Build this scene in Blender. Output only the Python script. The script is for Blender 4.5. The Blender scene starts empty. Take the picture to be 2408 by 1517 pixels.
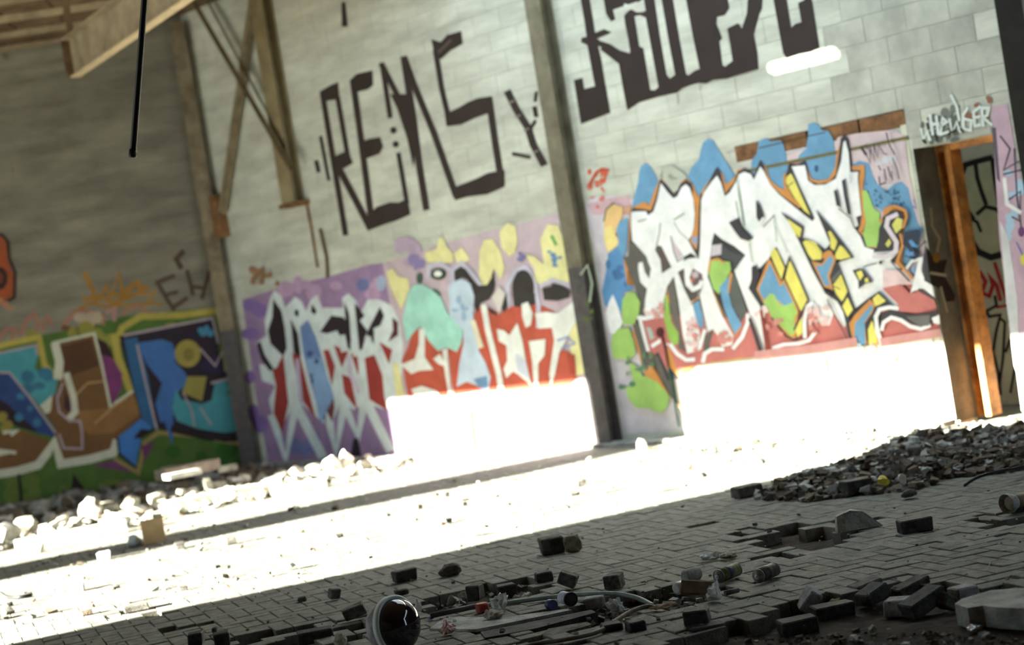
import bpy, math, random, bmesh
from mathutils import Vector, Matrix, noise
from math import sin, cos, radians, pi, atan, tan

# ------------------------------------------------------------------ camera, light, exposure
W, H, F = 2408.0, 1517.0, 4400.0
CAM = Vector((0, 0, 1.54))
ROLL, PITCH = radians(9.26), atan(73.0 / F)
_R = Vector((1, 0, 0)); _F = Vector((0, cos(PITCH), -sin(PITCH))); _U = Vector((0, sin(PITCH), cos(PITCH)))
AX = _R * cos(ROLL) - _U * sin(ROLL)
AY = _R * sin(ROLL) + _U * cos(ROLL)
AZ = -_F
scene = bpy.context.scene
COL = scene.collection
cd = bpy.data.cameras.new('camera'); cam = bpy.data.objects.new('camera', cd); COL.objects.link(cam)
M3 = Matrix((AX, AY, AZ)).transposed()
cam.matrix_world = Matrix.Translation(CAM) @ M3.to_4x4()
cd.sensor_width = 36.0; cd.sensor_fit = 'HORIZONTAL'; cd.lens = F / W * 36.0
cd.clip_start = 0.05; cd.clip_end = 300
cd.dof.use_dof = True; cd.dof.focus_distance = 9.0; cd.dof.aperture_fstop = (cd.lens / 1000) / 0.042; cd.dof.aperture_blades = 7
scene.camera = cam

SUN_E, SUN_AZ = radians(14.0), Vector((0.927, 0.375, 0)).normalized()
SUNDIR = Vector((SUN_AZ.x * cos(SUN_E), SUN_AZ.y * cos(SUN_E), -sin(SUN_E)))
sd = bpy.data.lights.new('sun', 'SUN'); sun = bpy.data.objects.new('sun', sd); COL.objects.link(sun)
sd.energy = 160.0; sd.angle = radians(0.53); sd.color = (0.97, 0.94, 0.80)
sun.rotation_euler = SUNDIR.to_track_quat('-Z', 'Y').to_euler(); sun.location = (-20, 2, 12)
world = bpy.data.worlds.new('world'); scene.world = world; world.use_nodes = True
bg = world.node_tree.nodes['Background']
bg.inputs[0].default_value = (0.66, 0.84, 1.0, 1); bg.inputs[1].default_value = 5.6
vs = scene.view_settings
vs.view_transform = 'Standard'; vs.look = 'None'; vs.gamma = 1; vs.use_curve_mapping = False
vs.exposure = -0.40
scene.cycles.max_bounces = 10; scene.cycles.diffuse_bounces = 6; scene.cycles.use_denoising = True
scene.cycles.sample_clamp_indirect = 12

# ------------------------------------------------------------------ geometry of the place
CORNER = Vector((-3.25, 22.0, 0)); T = Vector((0.643, -0.766, 0)).normalized(); N = Vector((0.766, 0.643, 0)).normalized()
LD = Vector((-3.65, -0.35, 0)).normalized(); LN = Vector((LD.y, -LD.x, 0)).normalized()     # back wall: along / into the wall
if LN.y < 0: LN = -LN
CEIL = 5.35

def ray(px, py):
    d = AX * (px - W / 2) - AY * (py - H / 2) + _F * F
    return d.normalized()
def onplane(px, py, p0, n):
    d = ray(px, py); return CAM + d * ((p0 - CAM).dot(n) / d.dot(n))
def fl(px, py, z=0.0): return onplane(px, py, Vector((0, 0, z)), Vector((0, 0, 1)))
def wr(px, py, off=0.0): return onplane(px, py, CORNER + N * off, N)
def wl(px, py, off=0.0): return onplane(px, py, CORNER + LN * off, LN)
def tz(p): return ((p - CORNER).dot(T), p.z)
def lz(p): return ((p - CORNER).dot(LD), p.z)
def R3(t, z, off=0.0): p = CORNER + T * t + N * off; return Vector((p.x, p.y, z))
def L3(t, z, off=0.0): p = CORNER + LD * t + LN * off; return Vector((p.x, p.y, z))
def proj(p):
    d = p - CAM; k = F / d.dot(_F)
    return (W / 2 + d.dot(AX) * k, H / 2 - d.dot(AY) * k)

# ------------------------------------------------------------------ materials
def lin(c):
    c = c / 255.0
    return c / 12.92 if c <= 0.04045 else ((c + 0.055) / 1.055) ** 2.4
MATS = {}
def mat(name, rgb, rough=0.8, var=0.25, scale=6.0, metal=0.0, spec=0.3, bump=0.0, rnd=0.0, second=None, trans=0.0, aniso=None):
    """procedural: base colour broken up by two noises, optional per-object tone"""
    if name in MATS: return MATS[name]
    m = bpy.data.materials.new(name); m.use_nodes = True; nt = m.node_tree; b = nt.nodes['Principled BSDF']
    b.inputs['Roughness'].default_value = rough; b.inputs['Metallic'].default_value = metal
    b.inputs['Specular IOR Level'].default_value = spec
    if trans: b.inputs['Transmission Weight'].default_value = trans
    tc = nt.nodes.new('ShaderNodeNewGeometry')
    n1 = nt.nodes.new('ShaderNodeTexNoise'); n1.inputs['Scale'].default_value = scale; n1.inputs['Detail'].default_value = 6; n1.inputs['Roughness'].default_value = 0.65
    if aniso:
        mp = nt.nodes.new('ShaderNodeMapping'); mp.inputs['Scale'].default_value = aniso
        nt.links.new(tc.outputs['Position'], mp.inputs['Vector']); nt.links.new(mp.outputs['Vector'], n1.inputs['Vector'])
    else: nt.links.new(tc.outputs['Position'], n1.inputs['Vector'])
    rp = nt.nodes.new('ShaderNodeValToRGB')
    lo = second if second else tuple(c * (1 - var) for c in rgb); hi = tuple(min(0.92, c * (1 + var * 0.6)) for c in rgb)
    rp.color_ramp.elements[0].position = 0.36; rp.color_ramp.elements[1].position = 0.64
    rp.color_ramp.elements[0].color = (*lo, 1); rp.color_ramp.elements[1].color = (*hi, 1)
    nt.links.new(n1.outputs['Fac'], rp.inputs['Fac']); out = rp.outputs['Color']
    if rnd:
        oi = nt.nodes.new('ShaderNodeObjectInfo'); mr = nt.nodes.new('ShaderNodeMapRange')
        mr.inputs['To Min'].default_value = 1 - rnd; mr.inputs['To Max'].default_value = 1 + rnd
        hs = nt.nodes.new('ShaderNodeHueSaturation'); nt.links.new(oi.outputs['Random'], mr.inputs['Value'])
        nt.links.new(mr.outputs['Result'], hs.inputs['Value']); nt.links.new(out, hs.inputs['Color']); out = hs.outputs['Color']
    nt.links.new(out, b.inputs['Base Color'])
    if bump:
        n2 = nt.nodes.new('ShaderNodeTexNoise'); n2.inputs['Scale'].default_value = scale * 8; n2.inputs['Detail'].default_value = 4
        nt.links.new(tc.outputs['Position'], n2.inputs['Vector'])
        bp = nt.nodes.new('ShaderNodeBump'); bp.inputs['Strength'].default_value = bump; bp.inputs['Distance'].default_value = 0.01
        nt.links.new(n2.outputs['Fac'], bp.inputs['Height']); nt.links.new(bp.outputs['Normal'], b.inputs['Normal'])
    MATS[name] = m; return m
def paint_mat(rgb255, k):
    rgb = tuple(min(0.88, lin(c) / k) for c in rgb255)
    return mat('paint_%d_%d_%d_%d' % (*rgb255, int(k * 100)), rgb, 0.62, 0.14, 5.0, spec=0.25)

M_block = mat('whitewashed_block', (0.56, 0.575, 0.49), 0.9, 0.22, 1.3, bump=0.35, rnd=0.028, second=(0.44, 0.45, 0.38), aniso=(1, 1, 4.5))
M_soot = mat('sooty_block', (0.48, 0.49, 0.42), 0.9, 0.25, 2.2, bump=0.35, rnd=0.06, second=(0.35, 0.355, 0.305))
M_blockL = mat('shade_toned_block', (0.20, 0.19, 0.145), 0.9, 0.3, 1.4, bump=0.35, rnd=0.05, second=(0.145, 0.135, 0.105), aniso=(1, 1, 4))  # darkened whitewash: the back wall's shade is put into its colour
M_mortar = mat('mortar', (0.52, 0.53, 0.45), 0.95, 0.2, 8)
M_mortarL = mat('shade_toned_mortar', (0.20, 0.185, 0.145), 0.95, 0.2, 8)  # mortar darkened to match, with the same shade in its colour
M_paver = mat('paver', (0.195, 0.19, 0.16), 0.85, 0.3, 14, bump=0.5, rnd=0.13, second=(0.12, 0.115, 0.095))
M_brick = mat('loose_paver', (0.12, 0.115, 0.10), 0.85, 0.45, 18, bump=0.6, rnd=0.25, second=(0.035, 0.03, 0.026))
M_earth = mat('earth', (0.045, 0.032, 0.02), 0.95, 0.5, 12, bump=1.0, second=(0.018, 0.012, 0.008))
M_conc = mat('concrete', (0.36, 0.36, 0.33), 0.9, 0.3, 9, bump=0.6, rnd=0.15, second=(0.2, 0.2, 0.185))
M_plaster = mat('plaster_rubble', (0.42, 0.41, 0.34), 0.9, 0.3, 9, bump=0.8, rnd=0.2, second=(0.15, 0.135, 0.10))
M_steel = mat('olive_steel', (0.19, 0.175, 0.12), 0.6, 0.25, 5, second=(0.13, 0.115, 0.075), bump=0.1)
M_steeltan = mat('tan_steel', (0.36, 0.30, 0.20), 0.65, 0.25, 4, second=(0.24, 0.19, 0.12), bump=0.1)
M_steeldk = mat('dark_painted_steel', (0.05, 0.045, 0.045), 0.6, 0.4, 9, second=(0.10, 0.09, 0.085))
M_rust = mat('rust', (0.20, 0.10, 0.04), 0.9, 0.5, 9, second=(0.08, 0.045, 0.02), bump=0.4)
M_wood = mat('varnished_wood', (0.62, 0.27, 0.07), 0.5, 0.35, 6, second=(0.26, 0.10, 0.03))
M_header = mat('brown_board', (0.22, 0.11, 0.045), 0.8, 0.4, 7, second=(0.11, 0.055, 0.025))
M_deck = mat('roof_deck_wood', (0.17, 0.115, 0.065), 0.8, 0.35, 3, second=(0.09, 0.055, 0.03))
M_black = mat('black_iron', (0.008, 0.008, 0.009), 0.5, 0.3, 20)
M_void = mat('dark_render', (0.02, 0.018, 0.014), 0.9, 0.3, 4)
M_plain = mat('hall_render', (0.22, 0.21, 0.18), 0.9, 0.2, 1)
M_doorw = mat('white_door_paint', (0.80, 0.80, 0.72), 0.6, 0.08, 3)

# ------------------------------------------------------------------ object helpers
def mesh_obj(name, verts, faces, m, parent=None, mats=None, idx=None, smooth=False, loc=False):
    """loc=False: vertices are world coordinates; loc=True: they are in the parent's own space"""
    me = bpy.data.meshes.new(name); me.from_pydata([tuple(v) for v in verts], [], faces)
    for q in (mats or [m]): me.materials.append(q)
    if idx: me.polygons.foreach_set('material_index', idx)
    if smooth: me.polygons.foreach_set('use_smooth', [True] * len(me.polygons))
    me.update()
    o = bpy.data.objects.new(name, me); COL.objects.link(o)
    if parent:
        o.parent = parent
        if not loc: o.matrix_parent_inverse = parent.matrix_basis.inverted()
    return o
def tag(o, label=None, cat=None, group=None, kind=None):
    if label: o['label'] = label
    if cat: o['category'] = cat
    if group: o['group'] = group
    if kind: o['kind'] = kind
    return o
BF = [(0, 3, 2, 1), (4, 5, 6, 7), (0, 1, 5, 4), (1, 2, 6, 5), (2, 3, 7, 6), (3, 0, 4, 7)]
def box_pts(o, a, b, c):   # origin + three edge vectors
    return [o, o + a, o + a + b, o + b, o + c, o + a + c, o + a + b + c, o + b + c]
class MB:
    def __init__(s): s.v = []; s.f = []; s.i = []
    def add(s, v, f, mi=0):
        n = len(s.v); s.v += list(v); s.f += [tuple(q + n for q in g) for g in f]; s.i += [mi] * len(f); return s
    def box(s, o, a, b, c, mi=0): return s.add(box_pts(Vector(o), Vector(a), Vector(b), Vector(c)), BF, mi)
    def tube(s, pts, r, n=10, mi=0, cap=True):
        pts = [Vector(p) for p in pts]; rs = r if isinstance(r, (list, tuple)) else [r] * len(pts)
        base = len(s.v); up0 = None
        for k, p in enumerate(pts):
            d = (pts[min(k + 1, len(pts) - 1)] - pts[max(k - 1, 0)])
            d = d.normalized() if d.length > 1e-9 else Vector((0, 0, 1))
            if up0 is None:
                up0 = d.orthogonal().normalized()
            a = (up0 - d * up0.dot(d)).normalized() if (up0 - d * up0.dot(d)).length > 1e-6 else d.orthogonal().normalized()
            up0 = a; b = d.cross(a)
            for j in range(n):
                t = 2 * pi * j / n; s.v.append(p + (a * cos(t) + b * sin(t)) * rs[k])
        for k in range(len(pts) - 1):
            for j in range(n):
                s.f.append((base + k * n + j, base + k * n + (j + 1) % n, base + (k + 1) * n + (j + 1) % n, base + (k + 1) * n + j)); s.i.append(mi)
        if cap:
            s.f.append(tuple(base + j for j in range(n))[::-1]); s.i.append(mi)
            s.f.append(tuple(base + (len(pts) - 1) * n + j for j in range(n))); s.i.append(mi)
        return s
    def build(s, name, m, parent=None, smooth=False, loc=False):
        return mesh_obj(name, s.v, s.f, m, parent, mats=m if isinstance(m, list) else None, idx=s.i if isinstance(m, list) else None, smooth=smooth, loc=loc)
def struct(o): o['kind'] = 'structure'; return o

def rects_minus(r, holes):
    out = [r]
    for (a0, a1, b0, b1) in holes:
        nx = []
        for (t0, t1, z0, z1) in out:
            if t1 <= a0 or t0 >= a1 or z1 <= b0 or z0 >= b1: nx.append((t0, t1, z0, z1)); continue
            if t0 < a0: nx.append((t0, a0, z0, z1))
            if t1 > a1: nx.append((a1, t1, z0, z1))
            m0, m1 = max(t0, a0), min(t1, a1)
            if z0 < b0: nx.append((m0, m1, z0, b0))
            if z1 > b1: nx.append((m0, m1, b1, z1))
        out = nx
    return [q for q in out if q[1] - q[0] > 0.012 and q[3] - q[2] > 0.012]

# openings in the right wall, in (t, z)
D1L = tz(wr(1727, 345))[0]; D1R = tz(wr(2125, 255))[0]; D1T = (tz(wr(1727, 345))[1] + tz(wr(2122, 256))[1]) / 2
D2L = tz(wr(2147, 355))[0]; D2R = tz(wr(2334, 315))[0]; D2T = (tz(wr(2147, 352))[1] + tz(wr(2330, 312))[1]) / 2
ENDT = tz(wr(2345, 30))[0]
print('DOORS', D1L, D1R, D1T, D2L, D2R, D2T, 'END', ENDT)

# ------------------------------------------------------------------ walls
def block_wall(name, P3, t0, t1, ztop, holes, thick, mb, mm, soot=None, limit=300, core=None):
    core_mb = MB()
    for (a, b, c, d) in rects_minus((t0, t1, -0.08, ztop), holes):
        core_mb.box(P3(a, c, 0.004), P3(b, c, 0.004) - P3(a, c, 0.004), P3(a, c, thick) - P3(a, c, 0.004), Vector((0, 0, d - c)))
    wall = struct(core_mb.build(name, mm))
    rng = random.Random(5); pieces = []
    rows = int(ztop / 0.2) + 1
    for r in range(rows):
        x = t0 - (0.2 if r % 2 else 0.0); z0 = r * 0.2 + 0.003; z1 = min(z0 + 0.194, ztop)
        if z1 - z0 < .05: continue
        while x < t1:
            q = (max(x + 0.003, t0), min(x + 0.397, t1), z0, z1); x += 0.4
            if q[1] - q[0] < 0.02: continue
            for p in rects_minus(q, holes): pieces.append(p)
    vis = []
    for p in pieces:
        c = P3((p[0] + p[1]) / 2, (p[2] + p[3]) / 2); u, v = proj(c)
        inside = -60 < u < W + 60 and -60 < v < H
        vis.append((0 if inside else 1, (c - CAM).length - 3 * (p[2] > 1.0), p))
    vis.sort(key=lambda q: (q[0], q[1])); cache = {}; rest = MB()
    for k, (out, dist, p) in enumerate(vis):
        w, h = round(p[1] - p[0], 3), round(p[3] - p[2], 3)
        jit = rng.uniform(-0.001, 0.001)
        isoot = soot and soot(P3((p[0] + p[1]) / 2, (p[2] + p[3]) / 2))
        o0 = P3(p[0], p[2], jit)
        ex = (P3(1, 0) - P3(0, 0)); ny = (P3(0, 0, 1) - P3(0, 0, 0))
        if k < limit and not out:
            key = (w, h, bool(isoot))
            if key not in cache:
                me = bpy.data.meshes.new('block'); me.from_pydata([tuple(v) for v in box_pts(Vector((0, 0, 0)), ex * w, ny * 0.02, Vector((0, 0, h)))], [], BF)
                me.materials.append(M_soot if isoot else mb); cache[key] = me
            o = bpy.data.objects.new('block', cache[key]); o.location = o0; COL.objects.link(o); o.parent = wall
        else:
            rest.box(o0, ex * w, ny * 0.02, Vector((0, 0, h)), 1 if isoot else 0)
    if rest.v: tag(rest.build('far_blocks', [mb, M_soot], wall), kind='stuff')
    return wall
def soot(p):
    u, v = proj(p)
    return (u > 1890 and v < 340 and u < 2310 and noise.noise(p * 1.3) + (u - 1890) / 500 > 0.1) 
wallR = block_wall('wall_right', R3, 0.0, ENDT, CEIL, [(D1L, D1R, -1, D1T), (D2L, D2R, -1, D2T)], 0.27, M_block, M_mortar, soot)
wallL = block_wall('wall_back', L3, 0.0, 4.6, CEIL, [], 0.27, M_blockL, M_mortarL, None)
# unseen rest of the hall, round the camera
ext = MB(); ext.box(L3(4.6, -.08), L3(22, 0) - L3(4.6, 0), LN * 0.25, Vector((0, 0, CEIL + .08))); struct(ext.build('wall_back_far', M_plain))
WN = -4.33    # plane of the wall with the big openings: N.p = WN
T0W = CORNER.dot(T)
def O3(t, z, off=0.0):       # t measured as T.p
    p = T * t + N * (WN - off); return Vector((p.x, p.y, z))
OPEN = [(-21.35, -17.95, -1, 4.83), (-17.0, -13.1, -1, 4.83)]
om = MB()
for (a, b, c, d) in rects_minus((-34, 8, -0.08, CEIL), OPEN):
    om.box(O3(a, c), O3(b, c) - O3(a, c), -N * 0.3, Vector((0, 0, d - c)))
struct(om.build('wall_left', M_plain))
fm = MB(); fm.box(R3(ENDT + 14, -.08), -N * 17, T * .3, Vector((0, 0, CEIL + .08))); struct(fm.build('wall_front', M_void))
# beyond the right wall's end: dark bay
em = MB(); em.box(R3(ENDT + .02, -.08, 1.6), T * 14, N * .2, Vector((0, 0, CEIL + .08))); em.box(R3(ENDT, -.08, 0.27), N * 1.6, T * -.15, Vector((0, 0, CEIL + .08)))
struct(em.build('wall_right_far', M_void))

# ------------------------------------------------------------------ ceiling with the gaps the sun comes through and an added fill opening
def back_to_ceiling(p):
    k = (CEIL - p.z) / tan(SUN_E); return p - SUN_AZ * k
def in_ON(p): return p.dot(T), p.dot(N)
gaps = [(T0W + 5.2, T0W + 11.5, N.dot(CORNER) - 3.4, N.dot(CORNER) - 0.5)]     # unseen opening added so sky light fills the right-hand wall
for (px, py, wt, dz) in [(1890, 160, 0.82, 0.15), (1098, 384, 0.40, 0.11), (1020, 413, 0.2, 0.06)]:
    t, n = in_ON(back_to_ceiling(wr(px, py)))
    gaps.append((t - wt / 2, t + wt / 2, n - dz * 2, n + dz * 2))
cm = MB()
for (a, b, c, d) in rects_minus((-36, 8, WN - .3, N.dot(CORNER) + .27), gaps):
    o = T * a + N * c; cm.box((o.x, o.y, CEIL), T * (b - a), N * (d - c), (0, 0, 0.12))
ceiling = struct(cm.build('ceiling', M_deck))
M_joist = mat('pale_rail', (.34, .27, .17), .8, .3, 5)
for k in range(3):        # joists parallel to the back wall, under the deck in the corner
    off = -0.75 - k * 1.0
    jm = MB(); o = CORNER + LN * off + LD * -0.9 + LD * 0.95
    jm.box((o.x, o.y, CEIL - .09), LD * 7, LN * .07, (0, 0, .07)); jm.build('joist', M_joist, ceiling)
for k in range(10):       # deck boards seen from below
    bm_ = MB(); o = CORNER + LD * (0.15 + k * .55)
    bm_.box((o.x, o.y, CEIL - .025), LD * .52, -LN * 4.6, (0, 0, .02)); bm_.build('deck_board', M_deck, ceiling)

# ------------------------------------------------------------------ floor
def pip(x, y, poly):
    c = False; j = len(poly) - 1
    for i in range(len(poly)):
        xi, yi = poly[i]; xj, yj = poly[j]
        if (yi > y) != (yj > y) and x < (xj - xi) * (y - yi) / (yj - yi) + xi: c = not c
        j = i
    return c
HOLES = [([(1530, 1560), (1585, 1499), (1700, 1468), (1762, 1456), (1800, 1436), (1822, 1420), (1862, 1404), (1950, 1390), (2070, 1374), (2130, 1364), (2200, 1371), (2330, 1377), (2390, 1396), (2500, 1420), (2500, 1640), (1500, 1640)], 1.0),
         ([(985, 1412), (1100, 1384), (1245, 1349), (1300, 1384), (1200, 1410), (1145, 1414), (1000, 1440)], 1.0),
         ([(1010, 1480), (1180, 1448), (1320, 1430), (1372, 1402), (1530, 1383), (1640, 1372), (1700, 1392), (1600, 1424), (1520, 1432), (1430, 1460), (1380, 1487), (1250, 1476), (1080, 1492)], 1.0),
         ([(1040, 1560), (1150, 1497), (1300, 1490), (1420, 1502), (1400, 1560)], 0.8),
         ([(1700, 1254), (1760, 1237), (1968, 1221), (2058, 1218), (2067, 1226), (1990, 1245), (2035, 1260), (1971, 1288), (1877, 1306), (1787, 1303), (1802, 1283), (1764, 1265)], 0.62),
         ([(2250, 1224), (2400, 1188), (2460, 1200), (2430, 1232), (2330, 1237)], 0.75),
         ([(300, 1560), (470, 1503), (560, 1494), (700, 1468), (860, 1440), (885, 1500), (800, 1560)], 0.55),
         ([(240, 1442), (330, 1424), (430, 1440), (330, 1452), (250, 1452)], 0.55),
         ([(370, 1478), (470, 1462), (480, 1470), (400, 1486)], 0.7)]
rng = random.Random(11)
FA = Vector((cos(radians(18)), sin(radians(18)), 0)); FB = Vector((-FA.y, FA.x, 0)); PW = 0.1
pav = []
for i in range(-160, 260):
    for j in range(-60, 260):
        k = (i - j) % 4
        if k == 0: r = (i, j, 2, 1)
        elif k == 3: r = (i, j, 1, 2)
        else: continue
        c = FA * ((r[0] + r[2] / 2) * PW) + FB * ((r[1] + r[3] / 2) * PW)
        if c.y < 5.9 or c.y > 23.2: continue
        if abs(c.x) > c.y * 0.30 + 0.5: continue
        if (c - CORNER).dot(N) > -0.02 or (c - CORNER).dot(LN) > -0.02: continue
        u, v = proj(c)
        if u < -160 or u > W + 160 or v > H + 120: continue
        skip = False; edge = False
        for poly, pr in HOLES:
            if pip(u, v, poly): skip = rng.random() < pr; edge = True; break
        if not skip and not edge and rng.random() < 0.004 and c.y < 14: skip = True
        if skip: continue
        pav.append((c, r[2] == 2, (u, v), edge))
bumpf = lambda c: 0.012 * noise.noise(Vector((c.x * .5, c.y * .5, 3))) - 0.006
pav.sort(key=lambda q: ((0 if (-20 < q[2][0] < W + 20 and q[2][1] < H + 10) else 1), q[0].length))
em = MB(); nx, ny = 150, 150            # bed of earth under the pavers, finely modelled in front
def earth_z(x, y): 
    return -0.070 + 0.022 * noise.noise(Vector((x * 3, y * 3, 0))) + 0.012 * noise.noise(Vector((x * 11, y * 11, 5)))
xs = [-3.4 + 6.8 * i / nx for i in range(nx + 1)]; ys = [5.6 + 8.4 * j / ny for j in range(ny + 1)]
ev = [Vector((x, y, earth_z(x, y))) for y in ys for x in xs]
ef = [(j * (nx + 1) + i, j * (nx + 1) + i + 1, (j + 1) * (nx + 1) + i + 1, (j + 1) * (nx + 1) + i) for j in range(ny) for i in range(nx)]
em.add(ev, ef); em.box((-30, -8, -.3), (50, 0, 0), (0, 40, 0), (0, 0, .185))
floor = struct(em.build('floor', M_earth))
gm = MB()      # plain floor away from the view so light bounces there as well
for (x0, x1, y0, y1) in rects_minus((-26, 16, -6, 30), [(-3.4, 3.4, 5.6, 14.0)]):
    if y0 > 13: z = -.03
    else: z = -.03
    gm.box((x0, y0, -.1), (x1 - x0, 0, 0), (0, y1 - y0, 0), (0, 0, .1 + z))
tag(gm.build('far_paving', M_paver, floor), kind='stuff')
pcache = []
for q in range(8):
    me = bpy.data.meshes.new('paver'); l, w, h = 0.1, 0.05, 0.075; g = 0.0015 + 0.0008 * (q % 3); c = 0.003
    vs_ = [(-l + g, -w + g, -h), (l - g, -w + g, -h), (l - g, w - g, -h), (-l + g, w - g, -h),
           (-l + g, -w + g, -c), (l - g, -w + g, -c), (l - g, w - g, -c), (-l + g, w - g, -c),
           (-l + g + c, -w + g + c, 0), (l - g - c, -w + g + c, 0), (l - g - c, w - g - c, 0), (-l + g + c, w - g - c, 0)]
    fs_ = [(0, 1, 5, 4), (1, 2, 6, 5), (2, 3, 7, 6), (3, 0, 4, 7), (4, 5, 9, 8), (5, 6, 10, 9), (6, 7, 11, 10), (7, 4, 8, 11), (8, 9, 10, 11)]
    me.from_pydata(vs_, [], fs_); me.materials.append(M_paver); pcache.append((me, vs_, fs_))
rest = MB()
for k, (c, horiz, uv, edge) in enumerate(pav):
    ang = radians(18) + (0 if horiz else pi / 2)
    zz = bumpf(c) + rng.gauss(0, 0.0022 if c.y < 9.5 else .0011) - (rng.uniform(0, .012) if edge else 0)
    rot = Matrix.Rotation(ang + rng.gauss(0, .006) * (5 if edge else 1), 4, 'Z') @ Matrix.Rotation(rng.gauss(0, .012 if c.y < 9.5 else .005) * (3 if edge else 1), 4, 'Y') @ Matrix.Rotation(rng.gauss(0, .015 if c.y < 9.5 else .006) * (3 if edge else 1), 4, 'X')
    mw = Matrix.Translation((c.x, c.y, zz)) @ rot; me, vv, ff = pcache[rng.randrange(8)]
    if k < 300:
        o = bpy.data.objects.new('paver', me); o.matrix_world = mw; COL.objects.link(o); o.parent = floor
    else: rest.add([mw @ Vector(v) for v in vv], ff)
tag(rest.build('paver_field', M_paver, floor), kind='stuff')
print('PAVERS', len(pav))
# low concrete kerb along the foot of the right wall
km = MB(); km.box(R3(0.2, -.02, 0), R3(D2L, 0) - R3(.2, 0), -N * .22, (0, 0, .05)); struct(km.build('trim_1', M_conc))

# ------------------------------------------------------------------ doors
d1 = MB()
struct(mesh_obj('door_1', *[*(lambda mb: (mb.v, mb.f))(MB().box(R3(D1L + .01, 0.0, .02), R3(D1R - .07, 0) - R3(D1L + .01, 0), N * .04, (0, 0, D1T - .27)))], M_doorw))
door1 = bpy.data.objects['door_1']
nleaf = 3; w_ = (D1R - D1L - .08) / nleaf
for k in range(nleaf):
    q = MB(); a = D1L + .01 + k * w_
    q.box(R3(a + .006, .01, 0.0), T * (w_ - .012), N * .02, (0, 0, D1T - .25)); q.build('door_panel', M_doorw, door1)
q = MB(); q.box(R3(D1L, D1T - .13, .0), T * (D1R - D1L) * .44, N * .06, (0, 0, .125)); q.box(R3(D1L + (D1R - D1L) * .455, D1T - .13, .0), T * (D1R - D1L) * .285, N * .06, (0, 0, .125)); q.box(R3(D1L + (D1R - D1L) * .752, D1T - .13, .0), T * (D1R - D1L) * .245, N * .06, (0, 0, .12)); q.build('header_board', M_header, door1)
q = MB(); q.box(R3(D1L, D1T - .21, -.002), T * (D1R - D1L), N * .03, (0, 0, .075)); q.build('door_rail', mat('rail_paint', (.52, .50, .44), .6, .15, 6), door1)
q = MB(); q.box(R3(D1L, D1T - .235, -.012), T * (D1R - D1L), N * .03, (0, 0, .025)); q.build('rail_lip', mat('lip', (.16, .14, .05), .6, .2, 6), door1)
q = MB(); q.box(R3(D1R - .055, 0, -.004), T * .055, N * .04, (0, 0, D1T - .12)); q.build('door_trim', mat('door_edge', (.66, .66, .52), .6, .12, 4), door1)
q = MB(); q.box(R3(D1L - .004, D1T - .9, -.004), T * .014, N * .02, (0, 0, .7)); q.build('door_seam', M_steel, door1)
# small hardware in the sunlit lower part
for (px, py, w, h, c) in [(1945, 860, .022, .12, M_rust), (2107, 848, .03, .05, mat('brass', (.30, .27, .08), .5, .2, 9)), (2125, 848, .03, .11, mat('brass', (.3, .27, .08)))]:
    t, z = tz(wr(px, py)); q = MB(); q.box(R3(t, z - h / 2, -.018), T * w, N * .02, (0, 0, h)); q.build('door_latch', c, door1)

# deep second doorway: grey reveal, varnished frame, corridor behind it left roofless so sky light gets in
dm = MB()
dm.box(R3(D2L, 0, .272), T * .022, N * .1, (0, 0, D2T)); dm.box(R3(D2L + .022, 0, .35), T * .066, N * .06, (0, 0, D2T)); dm.box(R3(D2L + .088, 0, .262), T * .05, N * .14, (0, 0, D2T))
dm.box(R3(D2R - .02, 0, .33), T * .02, N * .12, (0, 0, D2T)); dm.box(R3(D2L + .02, D2T - .05, .27), T * (D2R - D2L - .02), N * .14, (0, 0, .05))
door2 = struct(dm.build('door_2', M_wood))
q = MB(); q.box(R3(D2L - .02, 0, .004), T * .022, N * .262, (0, 0, D2T)); q.build('door_reveal', mat('grey_reveal', (.17, .165, .135), .8, .3, 5, second=(.11, .105, .085)), door2)
corridor = block_wall('wall_corridor', lambda t, z, off=0.0: R3(t, z, off + 1.15), D2L - .8, D2R + 2.6, 3.2, [], 0.2, mat('corridor_block', (.50, .49, .38), .9, .2, 3, bump=.3, rnd=.06), M_mortar, None, limit=80)
q = MB(); q.box(R3(D2L - .8, -.08, .27), T * .1, N * .9, (0, 0, 3.2)); struct(q.build('wall_corridor_side', M_plain))

# ------------------------------------------------------------------ steel
def thing(name, label, cat, loc=(0, 0, 0), rz=0.0, group=None):
    o = bpy.data.objects.new(name, None); COL.objects.link(o); o.location = loc; o.rotation_euler = (0, 0, rz); o.empty_display_size = .1
    return tag(o, label, cat, group)
def icol(mb, p, ax, ay, w, d, h, tf=.012):     # I section standing on p: flanges across ax, web along ay
    mb.box(p - ax * w / 2, ax * w, ay * tf, (0, 0, h)); mb.box(p - ax * w / 2 + ay * (d - tf), ax * w, ay * tf, (0, 0, h))
    mb.box(p - ax * tf / 2 + ay * tf, ax * tf, ay * (d - 2 * tf), (0, 0, h))
# column standing against the right-hand wall
t3 = tz(wr(1449, 1044))[0]; base3 = R3(t3, 0, -.16)
c3 = thing('steel_column', 'olive steel column with a dark painted foot between the two murals', 'column', base3)
q = MB(); icol(q, R3(t3, 1.66, -.16), T, N, .20, .155, CEIL - 1.66); q.build('shaft', M_steel, c3)
q = MB(); icol(q, R3(t3, 0.0, -.16), T, N, .20, .155, 1.66); o = q.build('painted_foot', M_steeldk, c3); o['label'] = 'dark overpainted lower shaft'
q = MB(); q.box(R3(t3 - .155, 0.0, -.012), T * .05, N * .01, (0, 0, CEIL)); q.build('cover_strip', mat('cream_paint', (.5, .48, .38), .7, .2, 4), c3)
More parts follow.
